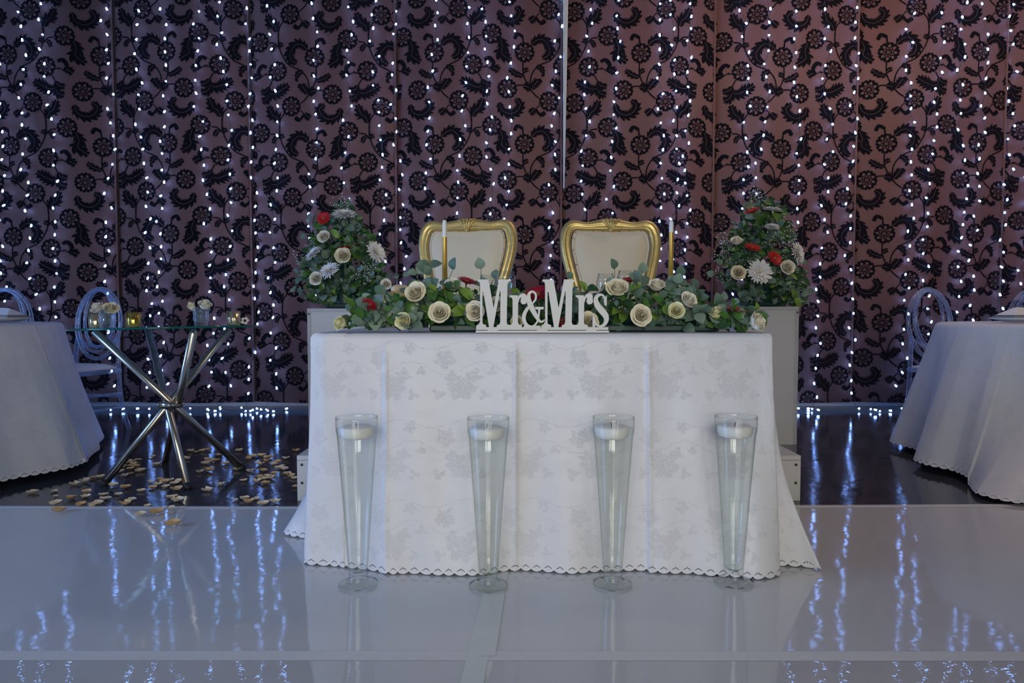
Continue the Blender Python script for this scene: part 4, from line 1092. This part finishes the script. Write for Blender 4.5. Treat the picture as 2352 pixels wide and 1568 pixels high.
def sprig(parent, base, tip, n, size, meshes, rs, bend=.03, pair=True, name='leaf_sprig'):
    base, tip = Vector(base), Vector(tip); d = tip - base
    mid = base.lerp(tip, .5) + Vector((rs.uniform(-bend, bend), rs.uniform(-bend, bend), rs.uniform(0, bend)))
    c = catmull([base, mid, tip], 5)
    m = MB(); m.tube([p - base for p in c], [.0022 - .0012 * i / (len(c) - 1) for i in range(len(c))], 5)
    o = m.build(name, M['stem'], parent, loc=base)
    for k in range(n):
        t = lerp(.25, 1.0, (k // 2 * 2 if pair else k) / max(1, n - 1)); i = min(len(c) - 2, int(t * (len(c) - 1)))
        p = c[i].lerp(c[i + 1], t * (len(c) - 1) - i) if i < len(c) - 1 else c[-1]
        ax = (c[min(i + 1, len(c) - 1)] - c[max(0, i - 1)]).normalized()
        side = ax.orthogonal().normalized(); side.rotate(Matrix.Rotation((k % 2) * PI + (k // 2) * 1.4 + rs.uniform(-.4, .4), 3, ax))
        if t > .97 and k % 2 == 0: dr = ax + side * .3
        else: dr = side + ax * rs.uniform(.2, .7)
        dr.normalize()
        # the blade tends to face the light in front of the table
        up = Vector((rs.uniform(-.5, .5), -1.0, rs.uniform(0, .9))); z = (up - dr * up.dot(dr))
        if z.length < .05: z = dr.orthogonal()
        z.normalize(); x = dr.cross(z)
        mt = Matrix((x, dr, z)).transposed().to_euler()
        link('leaf', meshes[rs.randrange(len(meshes))], o, p - base, mt, size * rs.uniform(.75, 1.2) * (1 - .25 * t))
    return o
def filler(parent, seed, n, fn, size, mats, name='filler_leaves'):
    """dense small foliage behind the flowers, one part"""
    rs = random.Random(seed); m = MB()
    for k in range(n):
        p, dr = fn(rs); dr = Vector(dr).normalized(); z = Vector((rs.uniform(-.6, .6), -1, rs.uniform(-.2, .8))); z = z - dr * z.dot(dr); z.normalize(); x = dr.cross(z); s = size * rs.uniform(.6, 1.3)
        pts = [(0, 0, 0), (.3, .35, .05), (.28, .7, .04), (0, 1, -.06), (-.28, .7, .04), (-.3, .35, .05)]
        m.add([Vector(p) + (x * a + dr * b + z * c) * s for a, b, c in pts], [(0, 1, 2, 3), (0, 3, 4, 5)], rs.randrange(len(mats)))
    o = m.build(name, mats, parent); o['kind'] = 'stuff'; return o

# --- garland on the head table
YG = 2.36
ga = empty('flower_garland', ((TX0 + TX1) / 2 - .0, YG, TZ)); tag(ga, 'long garland of cream roses, red gerberas and eucalyptus on the head table', 'flower arrangement')
G0 = Vector(ga.location)
def GP(px, py, y): return at_y(px, py, y) - G0
m = MB(); a0, a1 = GP(985, 758, 2.29), GP(1650, 758, 2.29)
m.box(a0.x, a1.x, 2.30 - YG, 2.45 - YG, .001, .026); m.build('foam_tray', M['foam'], ga, smooth=False, bevel=.006)
m = MB(); a0, a1 = GP(930, 758, 2.32), GP(1690, 758, 2.32)
m.box(a0.x + .06, a1.x - .06, 2.33 - YG, 2.42 - YG, .024, .055); m.build('floral_foam', M['foam'], ga, smooth=False, bevel=.015)
# outline of the garland in the photograph: x -> top row
def g_top(px):
    k = [(765, 735), (800, 712), (850, 690), (900, 668), (940, 640), (1000, 632), (1080, 640), (1130, 668), (1200, 672), (1300, 668), (1340, 655), (1420, 638), (1560, 640), (1600, 668), (1660, 695), (1720, 712), (1775, 722)]
    for (a, b), (c, d) in zip(k, k[1:]):
        if a <= px <= c: return lerp(b, d, (px - a) / (c - a))
    return 725
rs = random.Random(21)
def gf(r_):
    px = r_.uniform(800, 1735); t = g_top(px); py = lerp(t + 18, 758, r_.random() ** .8); y = r_.uniform(2.30, 2.44) if 930 < px < 1640 else r_.uniform(2.23, 2.36)
    q = at_y(px, py, y); q.z = max(q.z, TZ + .006)
    return q - G0, (r_.uniform(-1, 1), r_.uniform(-.8, .1), r_.uniform(-.1, 1))
filler(ga, 31, 800, gf, .036, [M['rus2'], M['rus'], M['euc']])
for k in range(66):
    px = lerp(800, 1735, (k + .5) / 66) + rs.uniform(-12, 12); t = g_top(px)
    yb_ = 2.38 if 930 < px < 1640 else 2.30
    b = GP(lerp(px, 1250, .12), 735, yb_)
    kind = rs.random()
    tx = px + rs.uniform(-30, 30); ty = lerp(t - 6, 752, (k * .618) % 1.0)
    tp = GP(tx, ty, yb_ - rs.uniform(.02, .11)); tp.z = max(tp.z, .02)
    if 1090 < px < 1400: tp.y = max(tp.y, 2.245 - YG)
    if kind < .66: sprig(ga, b, tp, 5, .052, LE, rs, .02, name='eucalyptus_sprig')
    else: sprig(ga, b, tp, 4, .072, LR, rs, .02, name='green_leaf_sprig')
# eucalyptus rising above the flowers
for (bx, tx, ty, n, sz) in ((985, 955, 615, 6, .055), (1010, 985, 600, 6, .058), (1000, 1040, 620, 5, .055), (1105, 1105, 618, 5, .055), (1090, 1135, 640, 5, .045), (1160, 1150, 640, 4, .045), (1330, 1312, 640, 5, .035), (1395, 1412, 618, 5, .048), (1480, 1475, 628, 7, .058),
                        (1545, 1560, 636, 7, .058), (1570, 1545, 660, 6, .055), (1620, 1600, 665, 5, .05), (1640, 1660, 690, 5, .05), (880, 850, 690, 5, .06), (860, 815, 712, 5, .05), (1700, 1735, 722, 5, .055), (905, 935, 660, 4, .05), (1345, 1365, 690, 5, .05), (1270, 1300, 700, 4, .05), (1200, 1190, 680, 4, .045)):
    sprig(ga, GP(bx, 728, 2.37), GP(tx, ty, 2.36), n, sz, LE, rs, .012, name='eucalyptus_sprig')
GR_ = [(782, 742, 2.24, 42, 1, (-.8, -.6, .35)), (955, 672, 2.30, 50, 0, (-.2, -1, .5)), (1040, 655, 2.36, 40, 2, (.1, -.6, .9)), (928, 738, 2.24, 48, 1, (-.45, -1, .15)), (1010, 718, 2.25, 50, 0, (.05, -1, .3)),
       (1093, 715, 2.27, 48, 0, (-.5, -1, .1)), (1140, 700, 2.30, 42, 2, (.1, -.8, .6)), (1188, 738, 2.28, 36, 1, (0, -1, .3)), (1418, 662, 2.30, 52, 0, (-.1, -.75, .7)), (1353, 738, 2.27, 46, 0, (.1, -1, .3)),
       (1472, 724, 2.24, 50, 0, (.05, -1, .15)), (1553, 715, 2.25, 46, 1, (-.1, -1, .25)), (1582, 690, 2.30, 42, 2, (.3, -.8, .6)), (1508, 655, 2.36, 40, 2, (-.1, -.6, .9)), (1645, 718, 2.27, 40, 1, (-.2, -.5, .9)),
       (1738, 740, 2.24, 50, 2, (.85, -.6, .35)), (900, 712, 2.33, 38, 2, (-.5, -.6, .6))]
for (px, py, y, dia, k, d) in GR_:
    y -= .03; p = GP(px, py, y); s = dia / (F / y) * .78
    d = Vector(d).normalized(); p = p - d * s * .45; p.z = max(p.z, s * .46)
    r_ = link('rose', ROSE[k], ga, p, aim(d, px * .37), s)
for (px, py, y, dia, k, d) in ((848, 700, 2.22, 44, 1, (.6, -.5, .7)), (1072, 648, 2.36, 50, 1, (.3, -.35, 1)), (1234, 678, 2.265, 74, 1, (-.25, -.45, .8)), (1447, 645, 2.37, 46, 1, (-.1, -.35, 1)), (1690, 714, 2.24, 48, 1, (.1, -.3, 1)), (1290, 742, 2.30, 30, 1, (0, -1, .5))):
    p = GP(px, py, y); s = dia / (F / y) * .5
    g = link('gerbera', GER[k], ga, p, aim(d, px), s)
    m = MB(); m.tube([(0, 0, -.1), (0, .1, -1.2)], .07, 5); m.build('stem', M['stem'], g)

# --- taper candles
def taper(px, ytop, label, split):
    y = 2.52; p = at_y(px, ytop, y); x = p.x
    r_ = empty('taper_candle', (x, y, TZ + .001)); tag(r_, label, 'candle', 'tall gold taper candles')
    H = p.z - TZ; zs = at_y(px, split, y).z - TZ
    m = MB(); m.lathe([(.0001, 0), (.036, 0), (.038, .004), (.014, .012), (.011, .04), (.015, .05), (.015, .062), (.0001, .062)], 24); m.build('holder', M['gold'], r_)
    m = MB(); m.lathe([(.0001, .055), (.0112, .055), (lerp(.0112, .0080, (zs - .05) / (H - .05)), zs)], 20); m.build('gold_wax', M['gold_soft'], r_)
    m = MB(); m.lathe([(lerp(.0112, .0080, (zs - .05) / (H - .05)), zs), (.0078, H - .006), (.0052, H), (.0001, H + .001)], 20); t = m.build('white_tip', M['wax'], r_)
    m = MB(); m.tube([(0, 0, H), (.001, 0, H + .009)], .0009, 5); m.build('wick', M['wick'], t)
taper(1021, 506, 'gold taper candle with white tip before the turned gold chair', 545)
taper(1542, 508, 'gold taper candle with white tip beside the straight gold chair', 534)
# --- wine glasses
for (px, py, y, hw, lab) in ((1122, 631, 2.74, .030, 'smaller wine glass partly hidden by leaves above the first letters'), (1160, 622, 2.62, .033, 'larger wine glass above the letters Mr'),
                        (1391, 628, 2.74, .030, 'smaller wine glass before the straight gold chair'), (1441, 621, 2.62, .033, 'larger wine glass behind the red gerbera, before the straight gold chair')):
    p = at_y(px, py, y); h = p.z - TZ - .001; s = hw / .033
    m = MB(); m.lathe([(.0001, 0), (.034, 0), (.034, .0015), (.010, .005), (.004, .012), (.0035, h - .115), (.010, h - .108), (.036 * s, h - .085), (.042 * s, h - .06), (.040 * s, h - .03), (.032 * s, h),
                       (.0305 * s, h), (.0385 * s, h - .03), (.0405 * s, h - .06), (.0345 * s, h - .084), (.0001, h - .104)], 36)
    o = m.build('wine_glass', M['glass'], loc=(p.x, y, TZ + .001)); tag(o, lab, 'wine glass', 'wine glasses on the head table')

# --- pedestal arrangements
def arrangement(ped, label, fls, seed, breaths, tips, prof):
    X, Y, Z = ped; ar = empty('pedestal_flowers', (X, Y, Z)); tag(ar, label, 'flower arrangement', 'flower arrangements on the pedestals')
    O = Vector((X, Y, Z)); rs = random.Random(seed)
    def AP(px, py, y): return at_y(px, py, y) - O
    m = MB(); m.box(-.11, .11, -.09, .09, .001, .035); m.build('foam_tray', M['foam'], ar, smooth=False, bevel=.01)
    m = MB(); m.lathe([(.09, .033), (.09, .12), (.06, .22), (.03, .34), (.0001, .36)], 14); m.build('floral_foam', M['foam'], ar)
    def half(py):
        for (a, b, c), (d, e, f) in zip(prof, prof[1:]):
            if a <= py <= d: t = (py - a) / (d - a); return lerp(b, e, t), lerp(c, f, t)
        return prof[-1][1], prof[-1][2]
    def ff(r_):
        py = lerp(prof[0][0] + 15, prof[-1][0] - 4, r_.random() ** .75); l, rr = half(py); px = lerp(l, rr, .5 + (r_.random() - .5) * .86)
        y = Y + r_.uniform(-.12, .05); q = at_y(px, py, y); q.z = max(q.z, Z + .012)
        return q - O, (r_.uniform(-1, 1) + (px - (l + rr) / 2) * .02, r_.uniform(-.8, .1), r_.uniform(-.2, 1))
    filler(ar, seed + 1, 620, ff, .045, [M['rus2'], M['euc'], M['rus2'], M['rus']])
    for k in range(40):
        py = lerp(prof[0][0] + 40, prof[-1][0] - 8, ((k * .618) % 1.0) ** .7); l, rr = half(py); u = ((k * .7549) % 1.0)
        px = lerp(l, rr, .5 + (u - .5) * .95)
        b = AP(lerp(px, (l + rr) / 2, .7), min(py + 45, 690), Y - .02); tp = AP(px, py, Y - rs.uniform(.05, .19)); tp.z = max(tp.z, .03); b.z = max(b.z, .05)
        if rs.random() < .72: sprig(ar, b, tp, 5, .062, LE, rs, .02, name='eucalyptus_sprig')
        else: sprig(ar, b, tp, 4, .085, LR, rs, .02, name='green_leaf_sprig')
    for (bx, by, tx, ty, n, sz, ms) in tips:
        sprig(ar, AP(bx, by, Y - .06), AP(tx, ty, Y - .08), n, sz, ms, rs, .012, name='eucalyptus_sprig' if ms is LE else 'green_leaf_sprig')
    for (kind, px, py, dia, d, dy) in fls:
        y = Y - .20 + dy * .6; s = dia / (F / y) * .5; me = {'r': ROSE[0], 'w': ROSE[2], 'b': ROSE[3], 'g': GER[0], 'm': MUM}[kind]; nm = {'r': 'rose', 'w': 'rose', 'b': 'rose', 'g': 'gerbera', 'm': 'chrysanthemum'}[kind]
        if kind in 'rwb': s *= 1.5
        dv = Vector(d).normalized(); p = AP(px, py, y) - dv * s * .3
        f = link(nm, me, ar, p, aim(d, px), s)
        m = MB(); m.tube(catmull([(0, 0, -.05), (0, .1, -1.2), (0, .2, -2.6)], 3), .05, 5); m.build('stem', M['stem'], f)
    for j, grp in enumerate(breaths):
        breath('baby_breath', ar, [(AP(lerp(px, X * F / Y + 1176, .25), py + 26, Y - .05), AP(px, py, Y - rs.uniform(.08, .18))) for (px, py) in grp], seed + 50 + j, .0042)
    return ar
arrangement(PEDL, 'cone of flowers with two red gerberas and four white chrysanthemums on pedestal',
            [('g', 742, 499, 36, (-.15, -1, .45), 0), ('g', 793, 564, 46, (0, -.12, 1), 0), ('m', 790, 486, 60, (.05, -.45, 1), .05), ('m', 717, 578, 48, (-.6, -.55, .7), 0), ('m', 753, 617, 52, (-.35, -.75, .65), -.04), ('m', 868, 576, 56, (.75, -.6, .35), 0),
             ('w', 745, 544, 30, (-.1, -1, .3), 0), ('r', 789, 588, 38, (.05, -1, .25), -.04), ('w', 727, 640, 32, (-.1, -1, .2), -.03), ('w', 888, 653, 26, (.1, -1, .1), .02), ('g', 722, 626, 20, (-.8, -.4, .5), .03)],
            61, [[(781, 462), (788, 468), (772, 470)], [(858, 605), (866, 615), (850, 618)], [(832, 622), (845, 640)], [(680, 590), (688, 605)], [(720, 555), (770, 520)], [(845, 580), (820, 632)]],
            [(760, 520, 705, 500, 6, .055, LE), (815, 520, 815, 490, 8, .05, LE), (790, 540, 830, 530, 4, .06, LE), (800, 590, 846, 556, 2, .14, LR), (840, 590, 868, 536, 2, .11, LR), (720, 690, 672, 662, 6, .05, LE), (850, 650, 925, 630, 7, .05, LE), (840, 690, 885, 690, 2, .17, LR),
             (850, 650, 880, 680, 2, .17, LR), (700, 640, 684, 628, 4, .06, LE), (770, 600, 700, 548, 5, .05, LE), (825, 600, 848, 588, 2, .11, LR)],
            [(458, 780, 790), (480, 765, 815), (520, 725, 835), (560, 705, 875), (600, 690, 885), (640, 690, 900), (680, 700, 890), (704, 712, 880)])
arrangement(PEDR, 'cone of flowers with three red gerberas and a large open chrysanthemum on pedestal',
            [('g', 1727, 481, 36, (-.45, -.3, 1), .04), ('g', 1729, 564, 40, (.1, -.6, .9), 0), ('g', 1783, 591, 42, (.45, -1, .55), -.02), ('m', 1777, 477, 46, (.1, -.22, 1), .05), ('m', 1774, 517, 36, (.0, -.5, 1), .02), ('m', 1838, 580, 56, (.75, -.8, .25), 0), ('m', 1748, 622, 62, (0, -1, .25), -.06),
             ('w', 1692, 556, 28, (-.2, -.6, .8), 0), ('r', 1695, 627, 36, (-.15, -1, .2), -.03), ('w', 1807, 615, 36, (.1, -1, .3), -.02)],
            62, [[(1741, 438), (1736, 450), (1744, 447)], [(1655, 545), (1666, 550), (1660, 562)], [(1645, 590), (1655, 605), (1652, 625)], [(1800, 500), (1812, 530), (1795, 545)], [(1770, 545), (1785, 535), (1760, 560)], [(1815, 520), (1805, 560), (1820, 555)], [(1705, 575), (1720, 600)], [(1668, 580), (1680, 600), (1663, 640)]],
            [(1755, 530, 1747, 460, 2, .15, LR), (1775, 530, 1825, 482, 2, .16, LR), (1765, 540, 1800, 500, 2, .12, LR), (1700, 545, 1690, 515, 5, .055, LE), (1720, 540, 1712, 505, 5, .05, LE), (1820, 640, 1862, 645, 2, .12, LR), (1690, 640, 1640, 632, 5, .055, LE), (1700, 660, 1665, 650, 5, .055, LE),
             (1800, 680, 1850, 690, 7, .055, LE), (1800, 660, 1855, 665, 7, .055, LE), (1810, 560, 1826, 540, 4, .05, LE), (1745, 650, 1738, 690, 5, .055, LE), (1780, 650, 1800, 640, 5, .05, LE)],
            [(440, 1738, 1750), (475, 1715, 1800), (520, 1690, 1815), (560, 1655, 1840), (600, 1650, 1850), (640, 1645, 1858), (680, 1690, 1855), (704, 1700, 1850)])
print('bulbs', nb, 'objects', len(bpy.data.objects))
